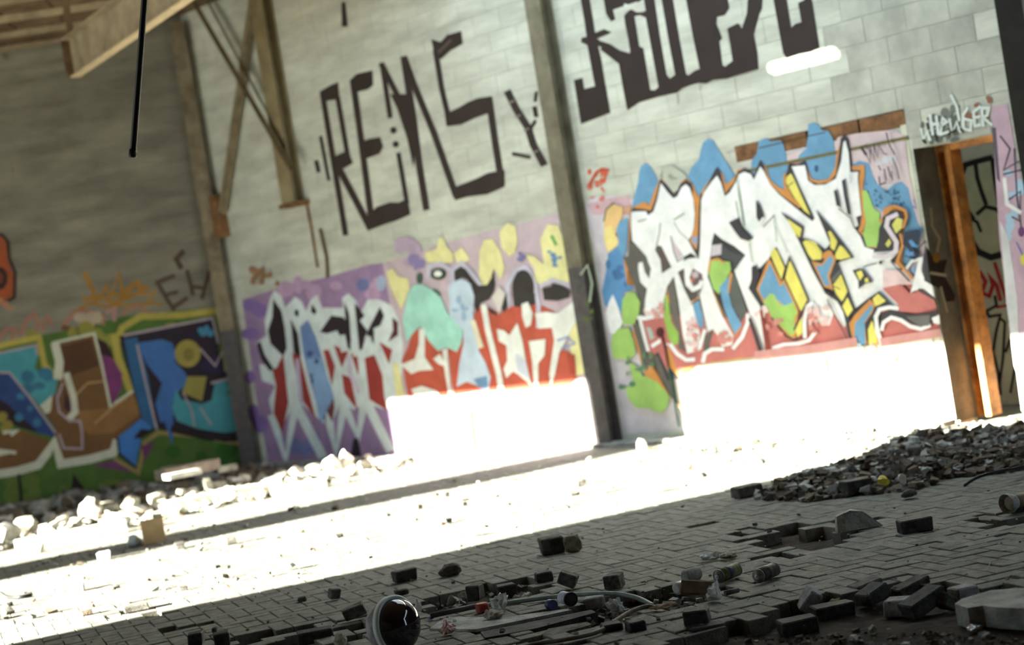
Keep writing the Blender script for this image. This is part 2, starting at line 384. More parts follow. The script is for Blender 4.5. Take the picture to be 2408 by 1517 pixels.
# corner column by the back wall
pc = wl(590, 1100); tc_ = lz(pc)[0]
c1 = thing('corner_column', 'slim brown steel column standing in the shaded corner beside the blue mural', 'column', L3(tc_, 0, -.2))
q = MB(); icol(q, L3(tc_, 0, -.2), -LD, LN, .17, .18, CEIL - .1); q.build('shaft', mat('brown_steel', (.22, .18, .115), .7, .3, 4, second=(.12, .09, .055)), c1)
q = MB(); q.box(L3(tc_, 0, -.206) + LD * .088, -LD * .176, LN * .01, (0, 0, 1.62)); o = q.build('painted_foot', M_steeldk, c1); o['label'] = 'lower shaft painted black'
g = wl(522, 510); q = MB(); q.box(L3(lz(g)[0] + .10, g.z - .25, -.24), -LD * .2, LN * .03, (0, 0, .5)); o = q.build('gusset_plate', M_rust, c1)
# stub column ending at a bracket
t2 = tz(wr(703, 470))[0]; z2 = tz(wr(722, 470))[1]
c2 = thing('hanging_column', 'tan steel column hanging from the roof and ending at a rusty bracket', 'column', R3(t2, z2, -.1))
q = MB(); icol(q, R3(t2, z2, -.15), T, N, .24, .14, CEIL - z2); q.build('shaft', mat('tan_col', (.27, .22, .12), .65, .25, 4, second=(.2, .155, .08)), c2)
q = MB(); q.box(R3(t2 - .16, z2 - .05, -.17), T * .36, N * .165, (0, 0, .05)); q.build('bracket', M_rust, c2)
q = MB(); q.tube([R3(t2 + .16, z2 - .02, -.02), R3(t2 + .17, z2 - .35, -.015), R3(t2 + .165, z2 - .75, -.015)], .014); q.build('rusty_rod', M_rust, c2)
# cross braces in the corner
def brace(name, label, pa, pb, offa, offb, m, w=.07):
    a = offa(pa); b = offb(pb); d = (b - a); o = thing(name, label, 'brace', a)
    up = Vector((0, 0, 1)).cross(d).normalized(); s_ = d.cross(up).normalized(); q = MB()
    q.box(a - s_ * w / 2, d, s_ * w, up * .008); q.build('angle_leg', m, o)
    q = MB(); q.box(a - s_ * w / 2, d, s_ * .008, up * w * .8); q.build('angle_leg', m, o)
onL = lambda off: (lambda p: wl(p[0], p[1], -off)); onR = lambda off: (lambda p: wr(p[0], p[1], -off))
M_bd = mat('dark_brace', (.10, .07, .035), .7, .3, 6, second=(.06, .04, .02)); M_bt = mat('tan_brace', (.26, .21, .13), .7, .3, 6, second=(.18, .14, .085))
brace('angle_brace', 'dark angle brace slanting from the beam down to the tan column', (455, 5), (683, 395), onL(.75), onR(.22), M_bd, .075)
brace('angle_brace', 'thin strip added for the shadow line beside the dark slanting brace', (480, -10), (672, 345), onL(.6), onR(.16), M_bt, .03)  # strip stands in for the dark brace's shadow line
brace('angle_brace', 'tan brace rising from the corner column behind the dark one', (517, 500), (592, -20), onL(.3), onR(.12), M_bt, .085)
# roof beam
A = CAM + ray(178, 182) * (19.4 / ray(178, 182).y); Bd = None
pb = onplane(455, -8, A, Vector((0, 0, 1))); D = (pb - A).normalized(); Lh = 9.0; S = D.cross(Vector((0, 0, 1))).normalized(); bh = .37
bm = thing('roof_beam', 'cream steel roof beam with a bright lower flange reaching out of the corner', 'beam', A)
q = MB(); q.box(A - S * .055, D * Lh, S * .11, (0, 0, .018)); q.build('lower_flange', mat('cream_steel', (.55, .45, .28), .5, .15, 4), bm)
q = MB(); q.box(A - S * .006 + Vector((0, 0, .018)), D * Lh, S * .012, (0, 0, bh)); q.build('web', M_steeltan, bm)
q = MB(); q.box(A - S * .09 + Vector((0, 0, bh + .018)), D * Lh, S * .18, (0, 0, .018)); q.build('upper_flange', M_steeltan, bm)
q = MB(); q.box(A - S * .09 - D * .012, D * .012, S * .18, (0, 0, bh + .036)); q.build('end_plate', M_deck, bm)
q = MB(); q.box(A + D * .05 - S * .03 + Vector((0, 0, bh + .036)), D * .06, S * .06, (0, 0, max(.05, CEIL - A.z - bh - .036))); q.build('hanger', M_deck, bm)
# edge beam at the top of the back wall
z_e = lz(wl(60, 108))[1]
eb = thing('edge_beam', 'brown timber edge beam along the top of the back wall', 'beam', L3(.8, z_e, -.2))
z_m = lz(wl(60, 52))[1]
q = MB(); q.box(L3(1.0, z_e, -.16), LD * 3.4, LN * .15, (0, 0, z_m - z_e)); q.build('timber', M_deck, eb)
q = MB(); q.box(L3(1.0, z_m + .04, -.3), LD * 3.4, LN * .14, (0, 0, .06)); q.build('pale_rail', mat('pale_rail', (.34, .27, .17), .8, .3, 5), eb)
for k_ in range(5):
    q = MB(); q.box(L3(1.35 + k_ * .62, z_m - .0, -1.2), LD * .09, LN * 1.15, (0, 0, .16)); q.build('rafter_end', M_deck, eb)
q = MB(); q.box(L3(1.0, z_e - .03, -.2), LD * 3.4, LN * .2, (0, 0, .03)); q.build('sill_plate', mat('pale_plank', (.30, .23, .14), .8, .3, 5), eb)
# hanging rod
hp = CAM + ray(312, 366) * (9.5 / ray(312, 366).y); ht = CAM + ray(342, -30) * (9.5 / ray(342, -30).y); hd = (ht - hp) 
hr = thing('hanging_rod', 'thin black iron rod hanging down from the roof in front of the back wall', 'rod', hp)
q = MB(); q.tube([hp, hp + hd * ((CEIL - hp.z) / hd.z)], .0165, 12); q.build('rod', M_black, hr, smooth=True)
q = MB(); q.tube([hp - hd.normalized() * .012, hp - hd.normalized() * .004, hp + hd.normalized() * .03], [.012, .0215, .0195], 12); q.build('end_cap', M_black, hr, smooth=True)
# dark steel post closing the wall on the right
pm = MB(); te = ENDT
dk = thing('end_post', 'black steel post at the right end of the wall beside the lilac pier', 'column', R3(te + .12, 0, -.02))
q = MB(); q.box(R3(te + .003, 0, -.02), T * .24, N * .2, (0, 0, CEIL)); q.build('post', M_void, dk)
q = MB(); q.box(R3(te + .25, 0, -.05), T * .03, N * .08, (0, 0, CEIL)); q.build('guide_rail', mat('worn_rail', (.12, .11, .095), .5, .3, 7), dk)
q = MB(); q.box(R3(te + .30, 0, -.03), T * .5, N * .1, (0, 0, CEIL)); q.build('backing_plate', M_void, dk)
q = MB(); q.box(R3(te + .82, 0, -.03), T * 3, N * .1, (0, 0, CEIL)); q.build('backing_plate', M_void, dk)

# ------------------------------------------------------------------ painted walls: every mark is a thin coat of paint on the wall, laid layer on layer
class Paint:
    def __init__(s, name, label, wall, hit, k, off0=.003, step=.00012):
        s.name, s.label, s.wall, s.hit, s.k = name, label, wall, hit, k; s.off = off0; s.step = step
        s.v = []; s.f = []; s.i = []; s.m = []; s.vw = (0, 0, 1.0)
    def view(s, x, y, sc): s.vw = (x, y, sc); return s
    def px(s, p, vw=None): x, y, c = vw or s.vw; return (x + p[0] / c, y + p[1] / c)
    def put(s, pts, col):
        m = paint_mat(col, s.k) if isinstance(col, tuple) else col
        if m not in s.m: s.m.append(m)
        s.off += s.step; b = len(s.v)
        s.v += [s.hit(x, y, -s.off) for x, y in pts]; s.f.append(tuple(range(b, b + len(pts)))); s.i.append(s.m.index(m))
    def poly(s, col, *pts):
        s.put([s.px(p) for p in pts], col); return s
    def mixed(s, col, *segs):
        s.put([s.px(p, vw) for vw, pts in segs for p in pts], col); return s
    def line(s, col, w, *pts, taper=None):
        q = [s.px(p) for p in pts]; n = len(q); w = w / s.vw[2] / 2
        ws = [w] * n if not taper else [w * (1 + (taper - 1) * i / (n - 1)) for i in range(n)]
        l, r = [], []
        for i in range(n):
            a = q[max(i - 1, 0)]; b = q[min(i + 1, n - 1)]
            if 0 < i < n - 1:
                d1 = Vector((q[i][0] - a[0], q[i][1] - a[1])).normalized(); d2 = Vector((b[0] - q[i][0], b[1] - q[i][1])).normalized()
                d = d1 + d2; d = d.normalized() if d.length > .2 else d1; nn = Vector((-d.y, d.x)); kk = min(1.6, 1 / max(.5, abs(nn.dot(Vector((-d1.y, d1.x))))))
            else:
                d = Vector((b[0] - a[0], b[1] - a[1])).normalized(); nn = Vector((-d.y, d.x)); kk = 1
            ex = 0 if 0 < i < n - 1 else ws[i] * .5
            sx = -d.x * ex if i == 0 else d.x * ex; sy = -d.y * ex if i == 0 else d.y * ex
            if 0 < i < n - 1: sx = sy = 0
            l.append((q[i][0] + sx + nn.x * ws[i] * kk, q[i][1] + sy + nn.y * ws[i] * kk)); r.append((q[i][0] + sx - nn.x * ws[i] * kk, q[i][1] + sy - nn.y * ws[i] * kk))
        m = paint_mat(col, s.k) if isinstance(col, tuple) else col
        if m not in s.m: s.m.append(m)
        s.off += s.step; b = len(s.v); s.v += [s.hit(x, y, -s.off) for x, y in l + r]
        for i in range(n - 1): s.f.append((b + i, b + i + 1, b + n + i + 1, b + n + i)); s.i.append(s.m.index(m))
        return s
    def outlined(s, col, oc, ow, *pts):
        s.line(oc, ow, *pts, pts[0]); return s.poly(col, *pts)
    def disc(s, col, cx, cy, rx, ry=None, n=20, rot=0.0):
        ry = ry or rx; c, d = cos(rot), sin(rot)
        return s.poly(col, *[(cx + rx * cos(2 * pi * i / n) * c - ry * sin(2 * pi * i / n) * d, cy + rx * cos(2 * pi * i / n) * d + ry * sin(2 * pi * i / n) * c) for i in range(n)])
    def blobs(s, col, seed, n, x0, y0, x1, y1, r0, r1):
        rg = random.Random(seed)
        for _ in range(n): s.disc(col, rg.uniform(x0, x1), rg.uniform(y0, y1), rg.uniform(r0, r1), rg.uniform(r0, r1), 8)
        return s
    def done(s):
        o = mesh_obj(s.name, s.v, s.f, None, s.wall, mats=s.m, idx=s.i); o['label'] = s.label; return o

BK = (50, 41, 38); WALLC = (182, 187, 168)
# --- black block lettering, left: REMS
B = (680, 0, 2.529)
p = Paint('block_lettering', 'tall black block letters REMS with a dashed Y beside them', wallR, wr, .8).view(*B)
p.poly(BK, (180, 545), (250, 505), (292, 488), (300, 590), (215, 602), (190, 615)).line(BK, 34, (205, 600), (262, 950), (335, 1392)).line(BK, 30, (288, 580), (350, 940))
p.poly(BK, (258, 935), (350, 893), (380, 970), (330, 1000), (275, 1015)).line(BK, 40, (300, 1010), (390, 1180), (480, 1355))
p.line(BK, 38, (380, 490), (430, 850), (492, 1330)).poly(BK, (358, 480), (400, 440), (495, 418), (500, 505), (470, 532), (400, 548)).poly(BK, (430, 842), (480, 825), (540, 815), (560, 872), (538, 915), (455, 945))
p.poly(BK, (470, 1280), (520, 1230), (600, 1203), (650, 1205), (705, 1180), (722, 1275), (640, 1312), (560, 1338), (470, 1372)).line(BK, 28, (650, 915), (700, 1205)).disc(BK, 620, 775, 20).disc(BK, 634, 858, 19)
p.line(BK, 30, (552, 380), (580, 560), (600, 695)).line(BK, 34, (550, 385), (640, 560), (735, 740)).line(BK, 40, (682, 345), (740, 720), (775, 1000), (815, 1240)).line(BK, 38, (684, 345), (740, 500), (860, 790), (990, 1160))
p.poly(BK, (600, 560), (700, 560), (760, 760), (740, 1000), (700, 820), (640, 640))
p.line(BK, 32, (870, 300), (905, 520), (950, 710)).poly(BK, (845, 235), (900, 250), (940, 208), (1022, 185), (1032, 260), (960, 300), (905, 350), (870, 350))
p.poly(BK, (925, 680), (1010, 640), (1060, 610), (1120, 585), (1205, 572), (1218, 660), (1110, 700), (1020, 742), (935, 752)).line(BK, 40, (1190, 600), (1225, 850), (1262, 1080))
p.poly(BK, (965, 1120), (1050, 1088), (1120, 1060), (1180, 1030), (1280, 1010), (1282, 1110), (1180, 1155), (1060, 1170), (985, 1192))
p.line((90, 78, 72), 12, (890, 310), (960, 240))
p.line(BK, 20, (187, 815), (235, 1070)).line(BK, 24, (160, 960), (175, 1020))
p.line(BK, 42, (1300, 550), (1350, 650), (1420, 760), (1450, 860), (1512, 975)).line(BK, 18, (1468, 550), (1462, 600)).line(BK, 26, (1458, 640), (1468, 690)).line(BK, 20, (1330, 915), (1430, 935)).line(BK, 20, (1460, 850), (1420, 790), (1462, 720))
for q in [(1322, 605), (1360, 690), (1410, 770), (1468, 900)]: p.line((120, 112, 104), 10, (q[0] - 14, q[1] + 8), (q[0] + 14, q[1] - 6))
p.line(BK, 22, (322, 20), (330, 150), taper=1.6)
p.done()
# --- KILLE
C = (1300, 0, 3.034); Dv = (1480, 0, 4.816)
p = Paint('block_lettering', 'huge black block letters K I L L at the top of the wall', wallR, wr, .98).view(*C)
p.poly(BK, (146, -300), (216, -300), (300, 225), (345, 420), (375, 600), (410, 805), (200, 885), (150, 572), (210, 555), (225, 635), (300, 615), (245, 322), (200, 300), (205, 270), (240, 262), (225, 150))
p.line(BK, 44, (300, 258), (380, 225), (450, 190)).line(BK, 44, (300, 295), (400, 335), (560, 440))
DK = [(0, 1235), (110, 1160), (340, 1090), (540, 1050), (600, 1000), (700, 962), (780, 940), (870, 945), (950, 905), (1100, 890), (1300, 830), (1462, 780), (1450, 600), (1410, 390), (1470, 160), (1500, 100), (1528, -300), (1358, -300), (1330, 150), (1272, 325), (1232, 262), (1108, 322), (1140, 500), (1168, 690), (1085, 755), (1055, 740), (1020, 470), (1052, 432), (985, 270), (992, 190), (1080, 170), (1130, 90), (1068, -300)]
p.mixed(BK, (C, [(310, -300), (380, 100), (440, 195), (500, 100), (540, 280), (550, 380), (350, 325), (340, 355), (400, 400), (470, 455), (495, 600), (530, 785)]), (Dv, DK))
wc = M_block
p.view(*Dv)
p.poly(wc, (60, 185), (120, 172), (185, 200), (265, 640), (328, 985), (290, 1020), (240, 1020), (160, 545), (115, 525))
p.poly(wc, (243, -300), (313, -300), (440, 440), (517, 845), (460, 888), (425, 850), (350, 420))
p.poly(wc, (446, -300), (586, -300), (720, 420), (795, 780), (740, 800), (670, 852), (645, 840), (570, 440))
p.poly(wc, (-60, 40), (0, 55), (120, 18), (160, -20), (185, 125), (60, 112), (30, 75), (-60, 120), (-130, 170), (-120, 290), (-60, 420), (-260, 340), (-300, 320), (-200, 240), (-60, 180))
p.view(*C).poly(wc, (430, 70), (520, 40), (600, 12), (640, 62), (650, 85), (600, 88), (560, 66), (505, 95), (520, 200), (552, 365), (460, 330), (330, 288), (465, 210))
p.view(*Dv).poly(BK, (1578, -300), (1733, -300), (1832, 312), (1880, 270), (1948, 250), (1910, 35), (1985, 0), (2020, -300), (2100, 220), (2152, 540), (2050, 590), (1920, 612), (1780, 660), (1740, 600), (1700, 380))
p.view(*C).line((150, 152, 140), 12, (890, 670), (895, 740)).line((165, 168, 152), 14, (1050, 600), (1052, 640))
p.done()

# --- mural on the middle bay
F6 = (540, 540, 2.615); F7 = (900, 500, 2.5286)
p = Paint('painted_mural', 'lilac mural with white, red and black pointed letters on the middle bay', wallR, wr, .8)
p.mixed((142, 118, 150), (F6, [(75, 432), (300, 360), (600, 292), (860, 215), (980, 200), (1040, 500), (1060, 1000), (1010, 1040), (1040, 1380), (640, 1420), (240, 1445), (160, 1000)]))
p.k = .95
p.mixed((196, 178, 186), (F7, [(0, 300), (300, 205), (600, 118), (830, 62), (1095, -10), (1130, 300), (1180, 600), (1250, 950), (1350, 1400), (700, 1440), (90, 1475), (60, 1300), (90, 800)]))
p.k = .8; p.view(*F6)
p.blobs((120, 98, 150), 3, 9, 90, 440, 230, 1300, 20, 60).blobs((168, 140, 168), 4, 8, 300, 330, 1000, 420, 25, 60).blobs((112, 116, 160), 6, 4, 400, 1230, 560, 1380, 25, 60)
p.disc((104, 110, 150), 820, 340, 40).disc((150, 160, 185), 930, 330, 30, 50)
Wc = (196, 206, 205); RD = (142, 56, 50); BL = (44, 36, 40)
p.poly(Wc, (160, 700), (225, 650), (215, 560), (250, 420), (275, 372), (320, 410), (340, 480), (380, 440), (400, 410), (440, 440), (470, 500), (500, 430), (540, 400), (570, 480), (700, 482), (690, 420), (730, 392), (780, 440), (800, 520), (850, 430), (920, 430), (1000, 470), (1045, 570), (1065, 700), (1060, 860), (1040, 1000), (970, 1110), (830, 1070), (760, 1110), (690, 1050), (640, 1160), (590, 1200), (450, 1080), (400, 1060), (330, 1200), (270, 1160), (240, 1050), (280, 960), (200, 930), (180, 830), (230, 830))
for a in [((265, 1150), (345, 1415), (405, 1070)), ((395, 1050), (480, 1220), (570, 1390)), ((610, 1170), (655, 1370), (705, 1050)), ((690, 1040), (790, 1270), (830, 1040)), ((830, 1040), (900, 1180), (985, 1350))]: p.line(Wc, 56, *a)
p.poly(RD, (262, 860), (290, 850), (330, 760), (352, 980), (362, 1060), (325, 1250), (270, 1130), (285, 960))
p.poly(RD, (378, 760), (432, 770), (470, 930), (530, 1165), (455, 1060)).poly(RD, (575, 740), (625, 740), (650, 830), (630, 960)).poly(RD, (690, 890), (745, 910), (785, 1110), (705, 1005))
p.poly(RD, (830, 790), (905, 765), (940, 900), (950, 1020), (972, 1115), (860, 1045)).poly(RD, (920, 690), (1000, 740), (980, 830)).poly((110, 60, 66), (585, 1090), (640, 1035), (645, 1100), (630, 1185)).poly(RD, (640, 710), (730, 750), (690, 850)).poly(RD, (745, 760), (800, 770), (790, 900))
p.poly(BL, (268, 425), (318, 500), (338, 600), (352, 730), (330, 780), (250, 700), (235, 620), (262, 540)).poly(BL, (165, 700), (190, 690), (215, 770), (272, 860), (245, 870), (195, 800))
p.poly(BL, (555, 630), (625, 528), (700, 540), (740, 600), (745, 745), (700, 700), (660, 620), (600, 640)).poly(BL, (375, 550), (420, 640), (438, 780), (395, 760)).poly(BL, (505, 455), (535, 500), (525, 525), (500, 505)).poly(BL, (405, 490), (425, 500), (420, 540), (398, 520))
p.poly(BL, (705, 440), (735, 520), (748, 700), (715, 600)).poly(BL, (768, 450), (830, 530), (800, 560), (845, 620), (815, 740), (790, 740))
p.poly(BL, (840, 640), (880, 560), (925, 475), (950, 530), (925, 590), (880, 610), (920, 660), (925, 750)).poly((84, 44, 46), (1000, 540), (1035, 570), (1035, 650), (975, 690), (1005, 620))
p.poly(BL, (572, 1100), (610, 1050), (590, 1130), (592, 1240)).poly(BL, (745, 1390), (760, 1290), (790, 1280), (808, 1400))
p.poly((104, 128, 172), (432, 600), (480, 555), (530, 660), (560, 760), (600, 900), (640, 1030), (560, 1200), (530, 1050), (500, 950), (452, 760)).poly((130, 160, 196), (470, 800), (560, 790), (610, 930), (632, 1040), (560, 1180), (520, 980)).blobs((60, 78, 120), 8, 5, 490, 700, 560, 940, 8, 24)
p.line(Wc, 26, (350, 520), (372, 760), (388, 900), (440, 1060)).line(Wc, 40, (745, 430), (765, 620), (780, 770)).line(Wc, 34, (620, 650), (625, 730), (670, 850), (660, 900)).line(Wc, 44, (690, 660), (705, 740)).line(Wc, 40, (850, 670), (862, 760)).line(Wc, 34, (905, 620), (905, 760), (960, 900)).line(Wc, 30, (800, 760), (828, 1060)).line((178, 168, 190), 24, (415, 800), (430, 960), (440, 1060)).line((190, 180, 196), 26, (735, 780), (740, 880), (790, 1000))
# right half
p.k = .95; p.view(*F7)
RB = (186, 88, 68); YL = (226, 222, 160); TQ = (164, 218, 202); LB = (190, 208, 222); WH = (226, 230, 222)
p.poly(RB, (112, 880), (150, 800), (180, 700), (240, 680), (320, 800), (440, 820), (540, 620), (560, 560), (640, 570), (700, 600), (760, 560), (900, 545), (960, 560), (1020, 590), (1010, 690), (1040, 800), (1130, 840), (1160, 975), (1100, 1040), (880, 1050), (720, 1065), (560, 1060), (440, 1085), (300, 1100), (150, 1090), (130, 980))
p.blobs((178, 160, 180), 31, 6, 100, 180, 560, 330, 30, 60).blobs((140, 128, 172), 32, 4, 165, 265, 230, 340, 15, 35)
p.poly(YL, (250, 240), (320, 215), (335, 150), (362, 150), (380, 205), (415, 240), (420, 295), (330, 305), (260, 290)).poly(YL, (420, 245), (470, 205), (520, 275), (480, 300), (440, 300)).poly(YL, (575, 235), (600, 165), (650, 155), (700, 230), (725, 330), (700, 400), (660, 330), (640, 430), (600, 440), (572, 380)).poly(YL, (695, 110), (740, 60), (790, 80), (800, 170), (785, 240), (750, 262), (702, 200)).poly(YL, (935, 160), (980, 70), (1040, 75), (1080, 170), (1100, 300), (1120, 415), (1040, 420), (1000, 400), (940, 435), (905, 400), (900, 330), (845, 250), (900, 260), (960, 310)).poly(YL, (22, 350), (60, 330), (90, 380), (150, 390), (160, 450), (110, 575), (70, 500), (40, 430)).poly(YL, (1100, 660), (1160, 640), (1200, 960), (1150, 970), (1120, 840)).poly(YL, (60, 900), (90, 890), (130, 1090), (80, 1095))
p.blobs((104, 140, 172), 33, 7, 960, 190, 1060, 330, 8, 20).line((110, 160, 80), 20, (1005, 140), (1030, 190)).blobs((120, 116, 160), 34, 4, 805, 240, 840, 300, 8, 20)
LL = (192, 190, 206)
p.line(LL, 26, (415, 420), (410, 340), (470, 300), (520, 350), (580, 430)).line(LL, 26, (745, 560), (745, 430), (790, 340), (850, 325), (905, 420), (925, 540), (925, 680)).line(LL, 24, (935, 440), (1010, 400), (1130, 440)).line(LL, 24, (270, 400), (275, 320), (340, 300), (400, 340))
G3 = (58, 54, 52)
p.poly(G3, (428, 345), (460, 325), (490, 332), (530, 390), (570, 435), (620, 430), (645, 390), (655, 345), (668, 420), (660, 470), (630, 520), (585, 535), (560, 600), (545, 560), (535, 470), (505, 400), (470, 385), (430, 410)).disc(G3, 835, 448, 66, 108).poly(G3, (770, 480), (905, 480), (905, 545), (850, 560), (780, 560))
p.poly(G3, (948, 450), (1000, 440), (1010, 420), (1060, 430), (1112, 465), (1110, 505), (1040, 525), (958, 520)).poly(G3, (703, 485), (735, 478), (745, 560), (715, 600), (708, 560)).poly(G3, (625, 560), (650, 580), (690, 610), (640, 600)).disc((46, 66, 56), 330, 366, 46, 34).disc(WH, 328, 364, 24, 18).disc((70, 92, 84), 218, 390, 18, 34).disc((80, 110, 100), 318, 478, 30, 16, rot=.7)
p.poly(TQ, (190, 425), (245, 430), (290, 460), (345, 505), (385, 600), (480, 690), (465, 780), (440, 830), (380, 800), (330, 825), (270, 760), (222, 672), (180, 720), (140, 770), (118, 640), (150, 480)).poly(LB, (388, 440), (420, 410), (470, 395), (520, 420), (545, 500), (535, 600), (550, 700), (570, 820), (610, 890), (642, 980), (628, 1055), (560, 1030), (500, 1005), (440, 1035), (455, 900), (480, 780), (480, 700), (400, 620)).blobs((150, 180, 206), 9, 6, 430, 500, 520, 660, 10, 26)
p.poly((110, 146, 182), (540, 990), (620, 970), (628, 1058), (575, 1045))
p.poly(WH, (678, 692), (720, 700), (752, 730), (800, 655), (830, 760), (850, 880), (885, 1030), (800, 960), (775, 945), (735, 985), (718, 930), (740, 880), (735, 790), (690, 765)).poly(WH, (868, 765), (968, 752), (962, 850), (925, 895), (925, 1040), (900, 1040), (888, 880)).poly(WH, (825, 545), (862, 530), (892, 600), (880, 670), (850, 685), (830, 620)).poly(WH, (905, 600), (970, 590), (1040, 600), (1145, 520), (1152, 640), (1100, 740), (1050, 830), (1025, 960), (1000, 1030), (990, 960), (1020, 760), (1005, 685), (925, 690))
p.line(WH, 34, (600, 555), (625, 700), (690, 960), (705, 1060)).poly(WH, (105, 905), (190, 870), (215, 780), (215, 690), (250, 690), (250, 860), (302, 935), (220, 940), (170, 960)).poly(WH, (170, 1050), (230, 1030), (320, 1060), (345, 1100), (190, 1095)).line(WH, 30, (370, 820), (385, 960), (408, 1085)).poly(WH, (300, 870), (340, 840), (380, 920), (330, 900)).poly((214, 208, 200), (650, 500), (690, 440), (730, 480), (690, 610)).line((186, 150, 150), 12, (390, 860), (410, 1080)).poly((226, 216, 190), (520, 640), (550, 640), (600, 800), (570, 810)).poly((200, 206, 220), (790, 830), (850, 880), (870, 990), (800, 940)).poly((168, 72, 56), (1095, 840), (1140, 845), (1150, 960), (1115, 960)).line((150, 160, 190), 14, (1040, 760), (1100, 740), (1140, 780), (1060, 810))
p.k = 1.0
p.line((120, 96, 20), 22, (525, 1185), (535, 1300), (552, 1425))
for a, b in [((1100, 1060), (1160, 1380)), ((310, 1140), (290, 1300)), ((760, 1080), (740, 1300))]: p.line((205, 200, 190), 12, a, b)
p.view(*F6).line((96, 78, 60), 18, (555, 0), (595, 170), (600, 290)) 
p.line((150, 118, 86), 30, (150, 300), (200, 240), (190, 330)); p.blobs((160, 120, 88), 12, 8, 130, 190, 290, 340, 10, 26)
p.done()

# --- shaded mural on the back wall
p = Paint('painted_mural', 'dark mural with blue, teal and brown letters on a green ground on the back wall', wallL, wl, .85).view(0, 520, 2.231)
p.poly((66, 92, 38), (-60, 660), (200, 600), (430, 560), (640, 500), (1000, 465), (1160, 455), (1230, 1000), (1300, 1300), (1000, 1420), (700, 1440), (500, 1460), (-60, 1520))
p.blobs((84, 100, 44), 14, 10, 0, 1330, 600, 1480, 20, 60).blobs((46, 84, 28), 15, 10, 700, 1200, 1200, 1330, 20, 60).blobs((120, 118, 54), 16, 12, 150, 560, 1180, 660, 20, 45)
YG = (152, 140, 66)
p.line(YG, 30, (-60, 672), (60, 640), (205, 612), (235, 760), (290, 810)).line(YG, 34, (610, 640), (640, 560), (740, 500), (940, 495), (1145, 470), (1190, 640), (1210, 740)).line(YG, 40, (600, 600), (620, 720), (690, 900))
p.line((134, 118, 72), 22, (1260, 1170), (1060, 1130), (830, 1110), (760, 1160), (725, 1320), (600, 1250))
p.poly((62, 128, 138), (-60, 705), (0, 690), (188, 648), (200, 700), (180, 770), (215, 810), (300, 828), (290, 905), (210, 972), (140, 885), (50, 795), (-60, 800)).blobs((46, 96, 120), 17, 7, 30, 780, 260, 900, 20, 40)
p.poly((38, 58, 104), (-60, 805), (48, 800), (110, 880), (180, 965), (270, 1060), (290, 1135), (190, 1110), (60, 1040), (-60, 960)).poly((36, 26, 30), (-60, 900), (40, 960), (200, 1110), (100, 1085), (-60, 1000)).blobs((52, 100, 130), 18, 6, 60, 860, 260, 1110, 10, 26)
BR = (98, 70, 40)
p.poly(BR, (300, 645), (488, 600), (530, 780), (572, 970), (640, 930), (702, 890), (742, 1030), (660, 1100), (610, 1165), (595, 1240), (480, 1262), (330, 1280), (290, 1190), (270, 1170), (240, 1235), (150, 1285), (-60, 1320), (-60, 1130), (60, 1100), (110, 1095), (290, 1165), (280, 1060), (215, 975), (290, 905), (320, 810))
p.poly((70, 46, 28), (305, 660), (480, 615), (520, 760), (350, 820)).poly((120, 88, 50), (400, 1000), (560, 980), (700, 900), (735, 1010), (600, 1110), (470, 1120), (420, 1080)).blobs((128, 116, 52), 19, 4, 0, 1000, 60, 1090, 20, 36)
WL = (176, 178, 160); LV = (146, 134, 142)
p.line(WL, 44, (-60, 1335), (90, 1312), (200, 1280), (250, 1215), (285, 1160), (318, 1275), (470, 1250), (595, 1215), (612, 1160)).line(WL, 44, (290, 650), (312, 740), (305, 820)).line(WL, 14, (275, 640), (400, 612), (495, 590), (540, 780), (578, 972), (640, 930), (705, 888)).line(WL, 34, (350, 805), (385, 920), (395, 1000), (360, 1040)).line(LV, 12, (330, 850), (300, 930), (310, 1000), (360, 1045), (420, 1050), (430, 1110), (432, 1195), (335, 1192), (310, 1120)).poly(WL, (210, 970), (275, 912), (265, 1000), (240, 1012)).line(LV, 12, (0, 795), (50, 795), (160, 930), (290, 1110)).line(LV, 12, (-60, 705), (190, 650), (195, 700)).line((156, 132, 90), 8, (400, 910), (460, 850), (545, 840)).line((156, 132, 90), 8, (500, 1060), (600, 970), (660, 930)).poly((60, 34, 40), (338, 880), (372, 960), (362, 1010), (335, 980)).line(WL, 20, (20, 1110), (90, 1100), (60, 1120)).line(WL, 18, (-40, 1200), (80, 1215)).poly(WL, (-60, 1210), (75, 1215), (-60, 1245))
p.poly((104, 48, 92), (530, 700), (590, 720), (640, 800), (642, 870), (590, 970), (560, 850)).poly((44, 24, 26), (505, 610), (560, 640), (600, 720), (530, 700)).poly((98, 58, 88), (480, 1285), (600, 1255), (700, 1320), (640, 1310)).poly((90, 50, 82), (740, 1180), (810, 1160), (760, 1260))
NV = (34, 26, 36)
p.poly(NV, (625, 605), (760, 575), (1000, 530), (1105, 505), (1140, 620), (1150, 700), (1220, 810), (1255, 812), (1290, 1150), (1180, 1160), (900, 1105), (820, 1090), (735, 1140), (710, 1300), (620, 1225), (610, 1140), (740, 1030), (680, 820)).poly((56, 96, 150), (720, 640), (850, 620), (905, 640), (925, 700), (920, 740), (975, 800), (990, 850), (930, 900), (900, 960), (890, 1040), (840, 1060), (815, 960), (850, 850), (770, 750)).poly((40, 84, 122), (650, 620), (720, 610), (780, 830), (818, 1082), (760, 1080), (700, 860))
